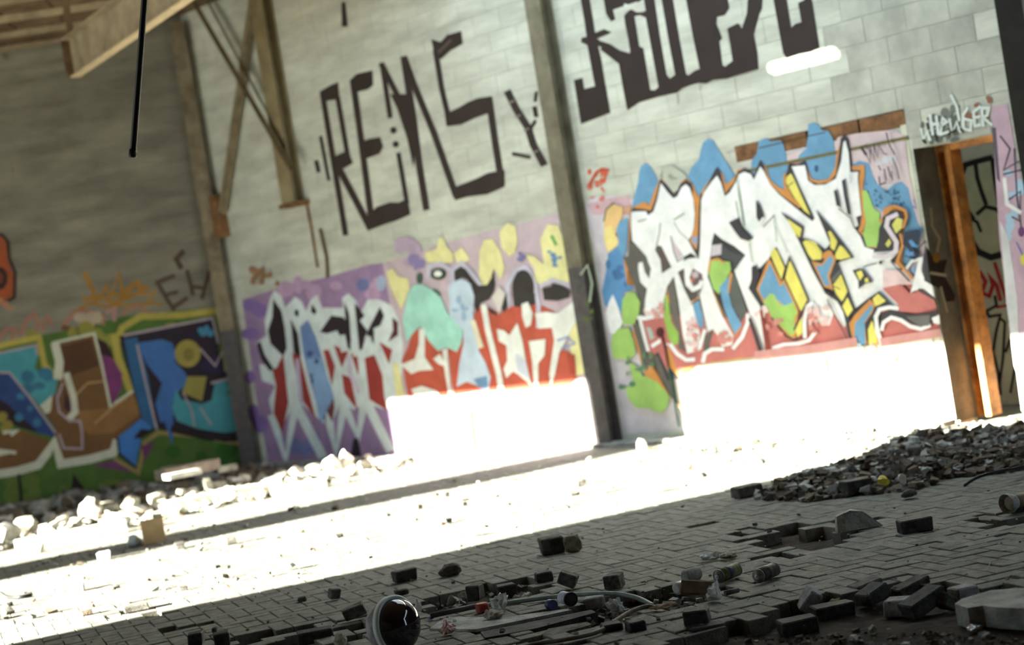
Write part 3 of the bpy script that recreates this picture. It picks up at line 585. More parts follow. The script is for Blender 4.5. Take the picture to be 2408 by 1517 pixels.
p.poly((62, 128, 138), (925, 880), (950, 935), (1060, 960), (1110, 940), (1130, 840), (1252, 812), (1275, 960), (1285, 1085), (1200, 1115), (1040, 1090), (930, 1050), (900, 980)).poly((58, 108, 168), (622, 1130), (700, 1070), (740, 1035), (800, 1085), (742, 1130), (712, 1285), (630, 1215)).poly((36, 26, 40), (970, 560), (1100, 520), (1130, 640), (1080, 670), (990, 610)).poly((56, 94, 150), (860, 950), (910, 1000), (905, 1180), (880, 1100), (850, 1020)).blobs((60, 120, 150), 20, 4, 1050, 560, 1110, 600, 10, 22)
p.disc((140, 128, 62), 985, 695, 68, 72).disc((112, 102, 50), 990, 700, 30, 34).poly((132, 122, 60), (985, 815), (1085, 815), (1060, 945), (955, 900)).poly((40, 30, 60), (1040, 760), (1140, 700), (1180, 800), (1080, 790)).line(LV, 10, (1050, 670), (1130, 760), (1180, 660)).line((150, 136, 70), 34, (1180, 650), (1195, 780))
p.line(LV, 13, (650, 600), (880, 555), (1115, 508), (1145, 640)).line(LV, 13, (720, 650), (760, 830), (822, 1090)).line(LV, 13, (1110, 850), (1250, 812), (1290, 1080), (1315, 1260)).line(LV, 9, (960, 900), (1005, 990), (1020, 1080)).line(LV, 9, (1050, 980), (1110, 1070)).line((34, 26, 30), 36, (905, 1090), (1100, 1135), (1290, 1120)).poly((34, 26, 24), (700, 1140), (740, 1090), (810, 1100), (740, 1140)).poly((30, 26, 20), (385, 1325), (455, 1420), (370, 1430)).poly((110, 60, 40), (385, 1400), (440, 1408), (430, 1430), (375, 1430)).line((34, 30, 20), 14, (98, 1330), (115, 1490)).line((30, 44, 20), 22, (560, 1410), (650, 1380), (780, 1400)).blobs((60, 96, 48), 21, 5, 1190, 520, 1230, 1000, 6, 14)
p.done()
p = Paint('spray_tags', 'brown EH tag and ochre scribbles above the dark mural', wallL, wl, .85).view(0, 520, 2.231)
TB = (70, 58, 44)
p.line(TB, 24, (820, 325), (865, 305), (912, 288)).line(TB, 22, (828, 325), (870, 400), (912, 465)).line(TB, 20, (868, 388), (930, 372)).line(TB, 22, (905, 455), (980, 405)).line(TB, 22, (982, 262), (1000, 330), (1012, 385)).line(TB, 20, (1012, 345), (1060, 350)).line(TB, 22, (1098, 268), (1080, 330), (1060, 405)).line(TB, 28, (960, 160), (925, 200), (950, 245))
OC = (136, 100, 40)
p.line(OC, 24, (445, 270), (490, 370), (500, 430), (560, 340), (575, 410), (625, 270), (640, 380), (720, 320), (745, 380)).line(OC, 22, (435, 410), (520, 400), (600, 430), (700, 390), (780, 350), (700, 330), (650, 400), (580, 380)).line(OC, 16, (400, 470), (470, 430), (560, 450), (690, 440), (830, 430)).line((138, 106, 52), 18, (740, 390), (820, 370), (780, 420), (850, 440))
RW = (138, 98, 82)
p.line(RW, 20, (0, 610), (40, 560), (80, 570), (60, 620)).line(RW, 20, (105, 600), (140, 520), (180, 485), (200, 540), (185, 600)).line(RW, 22, (225, 570), (245, 500), (275, 540)).line(RW, 22, (330, 550), (390, 480), (470, 470), (540, 500), (540, 540)).line((92, 60, 36), 26, (330, 560), (400, 570), (500, 560)).blobs((150, 138, 118), 22, 6, 390, 500, 520, 540, 20, 36).line((150, 118, 108), 24, (560, 480), (600, 460), (600, 520)).line(RW, 16, (640, 490), (720, 440), (790, 490), (840, 500))
p.line((44, 30, 24), 16, (-40, 60), (15, 75), (42, 110), (50, 200), (80, 270), (75, 400), (40, 420)).poly((136, 66, 36), (-60, 70), (10, 85), (32, 120), (42, 215), (70, 280), (66, 390), (20, 420), (-60, 470)).disc((40, 28, 24), 0, 300, 40, 60).disc((96, 46, 30), 0, 300, 18, 30).blobs((156, 110, 84), 23, 5, 0, 410, 60, 460, 8, 20)
p.view(0, 0, 2.7).blobs((96, 92, 78), 24, 5, 20, 310, 60, 370, 8, 18)
p.done()

# --- the large mural across the right-hand bay and its doors
V1 = (1380, 280, 3.9925); V2 = (1700, 260, 3.9925); V3 = (1980, 300, 3.792); V4 = (1400, 600, 3.7925); V5 = (1760, 560, 3.991); V6 = (1780, 230, 1.827); V8 = (1360, 250, 1.872)
p = Paint('painted_mural', 'big white wildstyle letters with black shading, blue clouds and orange edges', wallR, wr, 1.0)
LI = (204, 184, 190); BLU = (108, 156, 190); ORG = (204, 142, 78); GRN = (158, 196, 106); DG = (64, 62, 66); DG2 = (100, 98, 92); W1 = (238, 250, 240); YE = (226, 216, 110); REDM = (196, 118, 112); PK = (222, 196, 196)
p.mixed((206, 200, 206), (V1, [(-20, 780), (60, 740), (230, 720), (420, 740), (560, 900)]), (V4, [(330, 60), (500, 900), (700, 1300), (820, 1560), (250, 1600), (60, 480), (0, 0)]))
p.view(*V1).poly((206, 172, 178), (0, 800), (220, 740), (400, 720), (420, 900), (160, 900), (60, 900))
p.blobs((198, 96, 70), 41, 16, 20, 470, 200, 660, 10, 34).blobs((204, 120, 110), 42, 12, 20, 600, 170, 830, 10, 26).line((190, 80, 56), 26, (20, 620), (90, 500), (140, 470), (200, 480))
p.blobs((150, 156, 140), 43, 5, 700, 500, 800, 570, 12, 30)
p.view(*V2).poly((212, 192, 192), (1080, 250), (1250, 215), (1597, 180), (1700, 700), (1597, 950), (1200, 900), (560, 480), (600, 420), (700, 380), (1040, 330))
p.view(*V3).poly((208, 190, 194), (70, 90), (480, 30), (560, 80), (600, 420), (690, 800), (820, 1500), (600, 1500), (250, 800), (90, 350)).blobs((200, 206, 214), 44, 10, 300, 260, 640, 900, 12, 40)
# blue clouds
p.view(*V1).poly(BLU, (425, 830), (450, 700), (480, 600), (490, 500), (510, 440), (555, 415), (600, 450), (640, 520), (672, 590), (640, 700), (600, 800), (560, 790), (500, 830)).poly(BLU, (945, 540), (985, 450), (1050, 380), (1070, 290), (1090, 220), (1140, 185), (1190, 205), (1230, 280), (1290, 380), (1350, 470), (1390, 530), (1340, 600), (1290, 620), (1200, 500), (1130, 640), (1040, 740), (990, 650))
p.view(*V2).poly(BLU, (258, 560), (270, 470), (320, 400), (335, 290), (400, 258), (450, 290), (545, 280), (570, 330), (600, 450), (610, 560), (590, 700), (590, 780), (500, 760), (420, 640), (380, 520), (340, 480), (290, 620)).poly(BLU, (690, 490), (720, 410), (780, 360), (800, 230), (800, 130), (850, 115), (900, 140), (930, 185), (990, 190), (1030, 260), (1060, 400), (1060, 560), (1010, 650), (900, 690), (820, 640), (790, 500), (760, 480))
p.disc((60, 90, 120), 878, 545, 20, 34).line((76, 60, 30), 10, (340, 352), (480, 318), (640, 280), (800, 240), (960, 205))
p.view(*V3).poly(BLU, (90, 330), (150, 295), (240, 320), (275, 430), (320, 510), (400, 560), (470, 500), (530, 480), (590, 540), (610, 640), (680, 860), (715, 900), (690, 1000), (680, 1180), (560, 1250), (530, 1100), (560, 900), (500, 720), (380, 760), (280, 700), (200, 600), (180, 400)).blobs((58, 100, 140), 45, 26, 190, 500, 560, 700, 7, 20).blobs((60, 64, 76), 46, 10, 300, 560, 540, 700, 4, 9)
p.view(*V4).poly((92, 142, 188), (110, -120), (280, -200), (250, 40), (300, 130), (340, 300), (250, 340), (240, 500), (170, 520), (80, 440), (60, 320), (110, 60)).blobs((70, 112, 158), 47, 8, 110, 60, 300, 280, 18, 46)
p.view(*V1).poly((228, 190, 130), (160, 940), (190, 850), (250, 800), (330, 820), (340, 900), (290, 1000), (270, 1080), (310, 1170), (200, 1260), (165, 1150)).poly((232, 214, 140), (160, 1020), (240, 1000), (290, 1170), (200, 1250), (165, 1150)).line((90, 100, 60), 14, (160, 960), (180, 850), (250, 790)).poly((204, 160, 130), (330, 840), (410, 800), (412, 870), (370, 890)).poly(BLU, (275, 1040), (300, 970), (380, 920), (385, 1050), (370, 1250), (330, 1300), (290, 1200), (300, 1110))
p.view(*V4).poly(W1, (118, 430), (155, 350), (205, 470), (245, 600), (190, 700), (130, 700), (90, 520))
# orange rim then dark body
OR = (V1, [(380, 1560), (395, 1000), (410, 850), (450, 820), (540, 775), (590, 810), (630, 680), (670, 600), (700, 560), (960, 570), (1000, 620), (1045, 740), (1110, 630), (1215, 480), (1270, 500), (1300, 610), (1330, 600), (1400, 530)])
p.mixed(ORG, OR, (V2, [(130, 560), (200, 540), (290, 610), (350, 480), (400, 520), (440, 650), (520, 720), (570, 740), (590, 600), (620, 500), (770, 490), (800, 560), (830, 640), (900, 660), (990, 640), (1050, 540), (1070, 400), (1110, 290), (1180, 260), (1210, 520), (1330, 510), (1330, 620), (1310, 740), (1320, 920), (1345, 1050), (1300, 1150), (1500, 1000)]),
        (V3, [(370, 720), (440, 690), (540, 710), (590, 770), (570, 870), (530, 950), (550, 1050), (530, 1200), (630, 1340), (600, 1380)]),
        (V5, [(1540, 400), (1400, 300), (1500, 600), (1560, 620), (1760, 650), (1790, 830), (1500, 960), (700, 1060), (60, 1130)]), (V4, [(1500, 900), (900, 980), (760, 1100), (860, 1430), (740, 1330), (640, 1240), (490, 990), (420, 1000), (330, 700), (400, 440), (340, 230), (340, 100), (250, 40)]))
p.view(*V3).poly(GRN, (182, 560), (220, 560), (260, 650), (280, 720), (340, 760), (330, 850), (400, 830), (330, 950), (325, 1080), (280, 1060), (210, 1070), (180, 980), (215, 840), (190, 720))
DKB = (V1, [(385, 1560), (400, 1200), (412, 870), (430, 835), (540, 845), (600, 860), (640, 760), (690, 560), (760, 620), (820, 700), (880, 610), (930, 570), (985, 600), (1025, 760), (1040, 900), (1060, 760), (1110, 660), (1200, 480), (1225, 450), (1260, 500), (1300, 700), (1385, 590), (1410, 520)])
p.mixed(DG, DKB, (V2, [(140, 575), (200, 540), (250, 560), (290, 615), (350, 462), (390, 520), (430, 680), (560, 800), (720, 915), (640, 720), (590, 620), (620, 495), (700, 505), (770, 470), (790, 520), (815, 660), (900, 690), (1000, 670), (1060, 600), (1090, 400), (1105, 260), (1145, 225), (1180, 270), (1200, 400), (1215, 560), (1290, 560), (1275, 640), (1305, 980), (1290, 1080), (1270, 1130), (1320, 1180), (1350, 1280), (1440, 1290), (1500, 1050)]),
        (V3, [(360, 800), (440, 745), (520, 750), (550, 800), (540, 880), (500, 960), (520, 1060), (470, 1210), (610, 1370), (560, 1360)]),
        (V5, [(1330, 230), (1520, 405), (1300, 300), (1400, 660), (1200, 900), (1080, 1000), (700, 900), (400, 960), (160, 1080)]), (V4, [(1500, 880), (1400, 830), (700, 860), (660, 780), (600, 940), (760, 1100), (830, 1340), (720, 1320), (500, 960), (460, 930), (360, 600), (440, 440), (345, 260), (300, 60)]))
p.view(*V4).poly(DG2, (250, 20), (340, 0), (420, 60), (440, 260), (450, 420), (440, 560), (380, 520), (400, 430), (340, 250)).poly(DG2, (330, 620), (400, 600), (480, 900), (560, 900), (640, 1120), (760, 1100), (810, 1330), (720, 1310), (640, 1230), (540, 1000), (420, 980), (400, 860)).poly(DG2, (640, 300), (700, 200), (740, 400), (770, 760), (800, 900), (700, 860), (660, 620))
p.view(*V1).poly(DG2, (395, 1150), (480, 1200), (560, 1290), (600, 1400), (590, 1480), (540, 1500), (480, 1350), (380, 1400)).poly((96, 86, 84), (660, 1180), (700, 1190), (790, 1390), (700, 1440), (690, 1320))
# red fading lower band (drawn under the letters' feet)
p.view(*V4).poly(REDM, (600, 520), (640, 780), (760, 1100), (770, 1010), (1000, 960), (1490, 880), (1530, 860), (1480, 480), (1400, 830), (1350, 560), (1200, 560), (900, 560)).poly((226, 202, 200), (430, 480), (600, 480), (610, 560), (450, 560)).poly(REDM, (380, 560), (620, 560), (640, 780), (650, 1050), (560, 860), (490, 930), (440, 800))
p.view(*V5).poly(REDM, (-40, 700), (160, 660), (560, 650), (760, 500), (900, 760), (980, 1010), (560, 1050), (-60, 1130)).poly(REDM, (1240, 980), (1260, 480), (1500, 420), (1700, 560), (1760, 640), (1800, 900))
# white letters
p.mixed(W1, (V1, [(418, 872), (470, 868), (556, 866), (572, 905), (625, 870), (660, 760), (695, 600), (760, 690), (812, 745), (850, 725), (890, 640), (930, 612), (965, 645), (1000, 760), (1012, 880), (1005, 1020), (985, 1090), (950, 1140), (1000, 1230), (1050, 1320), (1062, 1200), (1070, 900), (1075, 760), (1100, 690), (1170, 590), (1222, 530), (1260, 600), (1295, 725), (1340, 690), (1400, 590)]),
        (V2, [(150, 600), (200, 575), (260, 595), (290, 650), (350, 525), (385, 570), (440, 690), (530, 790), (640, 880), (740, 960), (840, 1040), (860, 1010), (780, 850), (700, 680), (640, 525), (700, 520), (770, 515), (800, 660), (860, 700), (960, 695), (1060, 640), (1110, 480), (1130, 300), (1150, 280), (1180, 400), (1195, 580), (1270, 575), (1265, 640), (1300, 980), (1250, 1000), (1270, 1080), (1230, 1100), (1290, 1180), (1330, 1280), (1420, 1310)]),
        (V5, [(1170, 140), (1260, 110), (1340, 60), (1380, -40), (1420, 40), (1410, 130), (1330, 210), (1400, 260), (1520, 410), (1440, 430), (1300, 440), (1260, 480), (1350, 570), (1410, 620), (1405, 680), (1330, 660), (1230, 510), (1130, 560), (990, 670), (940, 500), (900, 380), (835, 235), (850, 225), (980, 185), (900, 80), (850, 0), (780, -60), (760, 60), (720, 105), (640, 60), (560, 10), (500, 20), (620, 260), (720, 500), (800, 540), (860, 640), (930, 780), (900, 840), (800, 700), (760, 820), (660, 800), (560, 780), (530, 690), (545, 620), (560, 590), (480, 400), (390, 180), (350, 260), (260, 80), (200, 180), (90, 300), (60, 250), (20, 420), (0, 470), (110, 640), (160, 1090), (130, 1060), (0, 740)]),
        (V4, [(1490, 830), (1250, 170), (1240, 130), (1340, 0), (1240, -80), (1130, -140), (1060, -200), (1040, -120), (1020, 60), (1000, 190), (1060, 360), (1130, 540), (1230, 720), (1220, 800), (1130, 820), (1080, 700), (1040, 660), (1000, 690), (960, 540), (930, 380), (860, 420), (930, 700), (930, 850), (820, 880), (780, 700), (740, 400), (700, 190), (640, 280), (612, 400), (600, 540), (540, 500), (440, 500), (445, 400), (460, 300), (400, 240), (382, 120), (385, 70), (420, 60), (440, 150), (480, 210), (496, 120), (470, 60)]), (V1, [(560, 1290), (480, 1200), (425, 1140), (415, 1000)]))
# counters and inner fills
p.view(*V1).poly((186, 190, 176), (715, 500), (705, 560), (760, 625), (812, 690), (850, 670), (880, 600), (935, 548), (900, 500), (800, 440)).line(DG, 18, (690, 575), (750, 660), (812, 718), (850, 700), (885, 620), (935, 585), (985, 640)).blobs((150, 156, 140), 43, 6, 700, 500, 860, 570, 10, 26)
p.view(*V1).poly((96, 86, 84), (655, 1185), (700, 1195), (795, 1390), (705, 1450), (690, 1320), (640, 1230)).poly((206, 190, 200), (790, 1110), (830, 1170), (905, 1280), (850, 1330), (810, 1230)).line((120, 130, 110), 10, (690, 980), (680, 1080), (655, 1185)).line((130, 140, 120), 12, (790, 1100), (810, 1230), (850, 1340), (920, 1290)).line((150, 165, 145), 9, (820, 970), (870, 1060), (960, 1140)).line((140, 160, 130), 12, (480, 962), (560, 940)).line((140, 160, 130), 14, (820, 945), (915, 885)).line((130, 150, 120), 10, (1400, 770), (1430, 940), (1470, 1030)).line((130, 150, 130), 10, (1420, 640), (1450, 800), (1480, 1000))
p.poly(DG, (1335, 975), (1430, 930), (1460, 1010), (1560, 1110), (1520, 1145), (1440, 1120), (1400, 1070)).poly((204, 196, 204), (1175, 1185), (1270, 1170), (1270, 1270), (1165, 1290)).poly((80, 82, 84), (1265, 1170), (1330, 1230), (1400, 1265), (1480, 1280), (1390, 1420), (1370, 1340), (1260, 1300)).line(DG, 10, (1170, 1180), (1270, 1150))
p.poly(ORG, (985, 660), (1040, 750), (1070, 680), (1065, 900), (1050, 1100), (1030, 1230), (965, 1150), (1010, 1020), (1018, 850)).line(DG, 14, (1070, 700), (1055, 900), (1045, 1290)).poly((150, 160, 190), (990, 1100), (1045, 1100), (1030, 1190), (985, 1150))
p.view(*V4).poly(DG, (775, 70), (800, 10), (850, -20), (910, 20), (830, 30), (770, 60)).poly((92, 84, 84), (735, 150), (790, 120), (800, 230), (860, 320), (930, 320), (920, 370), (850, 420), (790, 300)).poly((110, 96, 96), (870, 120), (950, 170), (965, 260), (920, 370), (860, 250), (840, 200))
p.line(W1, 42, (845, 100), (815, 180), (825, 260), (870, 305), (930, 280), (950, 240)).disc((196, 180, 186), 890, 175, 30, 30).disc((190, 110, 80), 865, 220, 18, 20)
p.line(W1, 50, (590, 230), (700, 150), (790, 75), (850, 60)).poly((150, 188, 90), (620, 360), (645, 350), (660, 470), (680, 600), (740, 690), (745, 780), (700, 810), (650, 740), (612, 560)).line(ORG, 12, (640, 320), (655, 420))
p.poly(GRN, (1010, 160), (1020, 60), (1080, 45), (1200, 60), (1210, 130), (1150, 250), (1100, 350), (1050, 300)).line(ORG, 18, (1010, 150), (1025, 50), (1090, 30), (1150, 70)).poly(BLU, (1105, 290), (1180, 200), (1215, 160), (1190, 340), (1215, 450), (1270, 560), (1305, 620), (1250, 710), (1200, 620), (1150, 480)).poly(ORG, (1200, 150), (1225, 165), (1195, 340), (1180, 340)).poly((94, 98, 96), (1225, 170), (1250, 180), (1350, 500), (1300, 600), (1215, 440), (1200, 340)).poly(BLU, (865, 440), (920, 400), (960, 560), (960, 640), (935, 660), (890, 540)).line(ORG, 12, (850, 440), (920, 370)).line(ORG, 10, (1050, 330), (1130, 500), (1240, 720), (1300, 640))
p.poly((108, 102, 96), (690, 210), (710, 300), (740, 500), (770, 740), (810, 870), (740, 830), (745, 700), (690, 580), (660, 400), (640, 300)).poly(DG2, (975, 720), (1060, 660), (1030, 740), (1010, 820), (1100, 830), (960, 860)).line((160, 156, 156), 10, (920, 330), (960, 520), (1000, 700))
# foot strokes
p.line(W1, 34, (670, 800), (730, 880), (810, 935), (880, 930)).line(W1, 36, (960, 950), (975, 880), (1040, 840), (1140, 840)).line(W1, 34, (1230, 830), (1310, 730), (1360, 600), (1360, 530)).line(W1, 30, (930, 830), (960, 720), (975, 670)).line(W1, 36, (380, 555), (440, 565), (510, 550)).line(W1, 30, (400, 580), (440, 740), (470, 850)).poly(W1, (490, 800), (580, 745), (585, 780), (510, 830)).poly((176, 180, 172), (450, 640), (500, 650), (530, 740), (490, 760)).line(W1, 16, (640, 800), (650, 790))
p.blobs(PK, 50, 10, 800, 560, 900, 800, 14, 40).blobs((208, 140, 132), 51, 10, 1090, 650, 1200, 780, 14, 34).blobs((208, 140, 134), 52, 9, 820, 620, 900, 860, 10, 28).blobs((214, 160, 152), 53, 7, 460, 440, 600, 560, 12, 30).disc((84, 36, 36), 575, 690, 34, 44)
# blobs of green, lower left of the mural
p.poly(GRN, (240, 400), (290, 330), (350, 330), (400, 420), (390, 520), (340, 620), (250, 620), (235, 500)).poly(GRN, (150, 720), (210, 650), (300, 650), (340, 760), (360, 880), (300, 930), (160, 920), (140, 800)).poly(GRN, (300, 960), (370, 990), (420, 1080), (520, 1080), (600, 1180), (660, 1260), (640, 1360), (580, 1410), (480, 1370), (360, 1360), (290, 1280), (270, 1180), (340, 1160)).blobs((92, 132, 96), 54, 12, 210, 850, 520, 1180, 10, 34).poly(ORG, (430, 1040), (500, 990), (560, 1080), (660, 1250), (560, 1140), (450, 1080)).poly((216, 176, 130), (720, 1340), (800, 1360), (830, 1460), (780, 1380))
p.line((70, 34, 34), 16, (590, 700), (625, 850), (650, 1000)).line((60, 100, 80), 14, (650, 1000), (690, 1200), (720, 1400), (745, 1530))
# middle fills on the door
p.view(*V2).poly(YE, (600, 620), (640, 590), (700, 700), (780, 880), (830, 990), (760, 940), (660, 800), (590, 680)).line(DG, 14, (620, 520), (700, 700), (840, 1010)).line(DG, 10, (590, 680), (620, 740), (740, 950)).line(DG, 8, (600, 720), (660, 670)).line(ORG, 24, (580, 600), (580, 690), (640, 810), (720, 905))
p.poly(DG, (540, 950), (620, 1000), (760, 1090), (740, 1200), (800, 1210), (900, 1260), (950, 1310), (1010, 1260), (985, 1200), (870, 930), (1000, 1080), (1230, 1380), (1060, 1400), (1080, 1520), (860, 1520), (700, 1200), (620, 1050)).poly(YE, (600, 1010), (740, 1110), (720, 1200), (690, 1190)).poly(YE, (750, 1260), (800, 1215), (870, 1240), (930, 1330), (910, 1410), (830, 1400), (780, 1340)).poly(YE, (985, 1140), (1010, 1130), (1075, 1230), (1050, 1310), (1010, 1290), (1005, 1200)).poly(YE, (1095, 1260), (1130, 1280), (1200, 1370), (1070, 1400), (1050, 1370))
p.poly(ORG, (830, 1410), (905, 1420), (940, 1340), (990, 1310), (1050, 1370), (1060, 1440), (1030, 1540), (880, 1540)).poly(BLU, (870, 1460), (920, 1455), (1000, 1350), (1040, 1400), (1010, 1500), (960, 1560), (900, 1540))
p.poly(DG, (310, 840), (345, 880), (385, 990), (340, 1050), (315, 1000)).poly(DG, (55, 1050), (150, 1005), (170, 1090), (285, 1195), (240, 1225), (170, 1205), (110, 1130)).line(W1, 22, (340, 1060), (380, 1010)).line(DG, 9, (380, 1090), (480, 985)).line((150, 168, 150), 8, (480, 990), (500, 1230)).line((150, 168, 150), 8, (245, 1250), (270, 1420)).line((150, 168, 150), 9, (130, 640), (150, 800), (180, 1000), (200, 1100)).line((160, 176, 160), 7, (495, 1090), (560, 1230), (600, 1330))
p.poly(DG, (1040, 750), (1070, 745), (1105, 910), (1065, 890)).poly(DG, (1115, 660), (1145, 640), (1165, 800), (1200, 980), (1170, 970), (1135, 800)).line((160, 176, 160), 8, (1190, 600), (1200, 680)).line(DG, 10, (1085, 920), (1200, 1010), (1230, 1100))
p.view(*V5).poly(YE, (205, 150), (240, 90), (270, 120), (340, 280), (310, 390), (250, 270)).poly(ORG, (190, 190), (215, 220), (310, 410), (340, 375), (470, 680), (440, 940), (400, 945), (215, 740), (130, 590), (75, 480), (90, 440)).poly(BLU, (95, 480), (205, 235), (300, 460), (330, 415), (420, 600), (340, 640), (280, 590), (200, 530), (140, 580)).poly(GRN, (140, 600), (200, 520), (240, 530), (290, 620), (340, 635), (420, 600), (460, 700), (430, 760), (430, 900), (400, 920), (220, 740)).poly(YE, (345, 375), (385, 210), (420, 260), (555, 580), (500, 680), (470, 670)).line(DG, 12, (205, 170), (310, 400), (385, 170)).line(DG, 12, (385, 180), (560, 580)).line(DG, 12, (340, 380), (480, 680)).poly(YE, (440, 860), (500, 740), (515, 880), (460, 930)).line(DG, 18, (555, 590), (500, 700), (430, 860)).line(DG, 16, (220, 750), (350, 920), (430, 955), (520, 930), (510, 760))
p.poly(DG, (30, 270), (70, 255), (110, 330), (75, 440), (30, 370)).poly(DG, (440, -40), (520, 40), (600, 200), (720, 490), (840, 560), (950, 760), (960, 1000), (870, 620), (720, 520), (600, 300)).poly(DG, (830, 220), (1000, 680), (930, 760), (800, 520), (700, 400), (600, 200), (690, 190)).poly(ORG, (590, 215), (690, 240), (770, 110), (820, 200), (760, 360), (800, 490), (710, 460)).poly(BLU, (630, 255), (690, 260), (770, 160), (800, 210), (740, 350), (770, 450), (710, 440)).poly(YE, (795, 440), (870, 340), (930, 500), (880, 600), (820, 520)).poly(YE, (880, 640), (930, 555), (980, 670), (930, 740)).line(DG, 8, (800, 450), (860, 480)).line(DG, 12, (870, 610), (940, 530))
p.poly(YE, (510, 40), (540, 15), (640, 90), (690, 150), (680, 200), (600, 205), (560, 150)).poly(YE, (775, 0), (800, 0), (830, 60), (800, 120), (775, 90)).poly(YE, (815, 150), (850, 60), (960, 180), (860, 205)).line(DG, 12, (810, 140), (860, 50)).poly((96, 98, 98), (780, 380), (860, 290), (870, 330), (800, 420))
p.poly(DG, (975, 300), (1070, 285), (1170, 410), (1090, 430), (1035, 480), (1030, 400)).poly(YE, (1010, 320), (1060, 300), (1080, 350), (1045, 400)).poly(YE, (1090, 380), (1120, 370), (1130, 410), (1095, 420)).line((50, 46, 46), 10, (1080, 270), (1140, 250), (1200, 238)).disc((50, 46, 46), 1240, 228, 14, 18)
p.poly(DG, (1000, 690), (1130, 560), (1225, 500), (1350, 630), (1200, 680), (1150, 780), (1100, 880), (1130, 1010), (960, 1010), (940, 800)).poly(YE, (1165, 570), (1215, 520), (1290, 590), (1230, 625), (1190, 640)).poly(ORG, (945, 800), (1000, 720), (1140, 575), (1190, 625), (1160, 700), (1090, 800), (1115, 1000), (985, 1000)).poly(BLU, (1000, 800), (1160, 615), (1165, 670), (1090, 790), (1100, 1000), (990, 1000)).poly(YE, (1120, 860), (1160, 770), (1200, 900), (1210, 985), (1130, 1000))
p.line(W1, 38, (1250, 990), (1210, 870), (1195, 740), (1230, 670), (1320, 650), (1400, 660)).poly(DG, (1235, 760), (1260, 700), (1340, 670), (1440, 700), (1540, 720), (1700, 700), (1760, 670), (1770, 730), (1700, 840), (1600, 830), (1480, 780), (1380, 730), (1300, 740), (1240, 800)).line(W1, 36, (1250, 860), (1270, 790), (1340, 745), (1430, 770), (1520, 830), (1620, 855), (1700, 820)).poly((108, 106, 104), (1480, 740), (1700, 720), (1700, 820), (1600, 830)).poly(W1, (1720, 750), (1790, 720), (1795, 810), (1740, 800))
p.poly(PK, (1260, 300), (1500, 300), (1600, 430), (1400, 440), (1260, 470)).poly(REDM, (1260, 470), (1430, 430), (1510, 520), (1600, 500), (1740, 580), (1765, 650), (1600, 700), (1420, 690), (1400, 620)).poly(W1, (1520, 520), (1600, 200), (1640, 170), (1620, 300), (1660, 400), (1720, 430), (1750, 560), (1640, 470), (1540, 500)).poly(DG, (1640, 180), (1660, 60), (1720, 440), (1650, 400)).line(W1, 26, (1480, 290), (1530, 220), (1620, 190)).poly((120, 160, 200), (1520, 300), (1570, 250), (1560, 340)).line((86, 86, 88), 20, (1600, 480), (1740, 560))
p.line(W1, 34, (230, 1035), (330, 1000), (470, 990), (570, 960), (630, 880)).line(W1, 34, (530, 930), (525, 760), (555, 640), (600, 610)).blobs((220, 190, 188), 55, 12, 560, 640, 760, 800, 14, 44).blobs((206, 132, 124), 56, 8, 560, 720, 640, 880, 12, 30).blobs((224, 206, 202), 57, 7, 60, 650, 160, 760, 12, 32).blobs((206, 140, 130), 58, 6, 170, 760, 320, 900, 12, 34)
p.line((84, 78, 78), 12, (740, 580), (850, 800), (960, 1010)).line((140, 60, 54), 26, (120, 680), (150, 900), (185, 1100)).line(DG, 24, (10, 760), (60, 900), (110, 1050), taper=1.6)
# curl on the right, door top
p.view(*V3).poly(DG, (330, 900), (390, 780), (440, 740), (520, 750), (550, 800), (540, 880), (500, 980), (480, 1100), (290, 1110), (320, 1060)).poly((208, 206, 110), (445, 870), (490, 800), (540, 820), (530, 900), (480, 945)).poly((208, 206, 110), (385, 1040), (420, 990), (440, 1030), (410, 1070)).line((214, 204, 212), 40, (490, 775), (410, 810), (395, 880), (440, 950), (485, 1020), (480, 1100), (400, 1150), (280, 1150)).line(ORG, 24, (400, 730), (470, 700), (560, 740), (575, 800), (545, 890)).line(ORG, 22, (520, 950), (540, 1050), (490, 1200), (560, 1270), (625, 1345)).line(DG, 12, (440, 1200), (600, 1370))
p.poly((50, 60, 76), (560, 930), (690, 910), (690, 1010), (620, 1080), (690, 1140), (650, 1180), (560, 1150), (600, 1090), (540, 1040)).poly((100, 150, 200), (590, 1010), (620, 1000), (680, 1070), (620, 1060)).poly((100, 150, 200), (560, 1100), (640, 1110), (650, 1140), (580, 1150)).line((44, 44, 50), 12, (640, 1130), (740, 1010))
SC = (66, 58, 66)
p.line(SC, 26, (175, 180), (215, 240)).line(SC, 11, (215, 240), (255, 320), (250, 200)).line(SC, 10, (250, 170), (290, 300), (285, 150)).line(SC, 10, (285, 160), (320, 270), (325, 150), (370, 230), (405, 240)).line(SC, 13, (395, 45), (420, 150), (470, 240)).line(SC, 12, (325, 340), (345, 380)).line(SC, 13, (330, 440), (340, 510), (390, 490)).line(SC, 12, (375, 370), (395, 470)).line(SC, 11, (410, 350), (430, 440)).line(SC, 11, (440, 390), (450, 470)).line(SC, 10, (450, 270), (490, 370), (510, 460)).line((96, 110, 170), 12, (640, 640), (660, 720), (630, 700))
# marks in the sunlit foot of the doors, glare washed into their pale colours
p.view(*V6).line((190, 214, 224), 16, (440, 1060), (440, 1300)).line((206, 208, 190), 14, (490, 1060), (520, 1250)).line((190, 200, 196), 16, (560, 1250), (575, 1150), (590, 1080), (630, 1080)).line((196, 206, 206), 10, (60, 1130), (90, 1420)).line((200, 208, 206), 8, (340, 1220), (370, 1420)).line((206, 214, 210), 8, (650, 1150), (680, 1400)).line((206, 150, 146), 40, (0, 1108), (250, 1078), (420, 1050)).line((206, 150, 146), 36, (540, 1050), (780, 1010))
p.done()

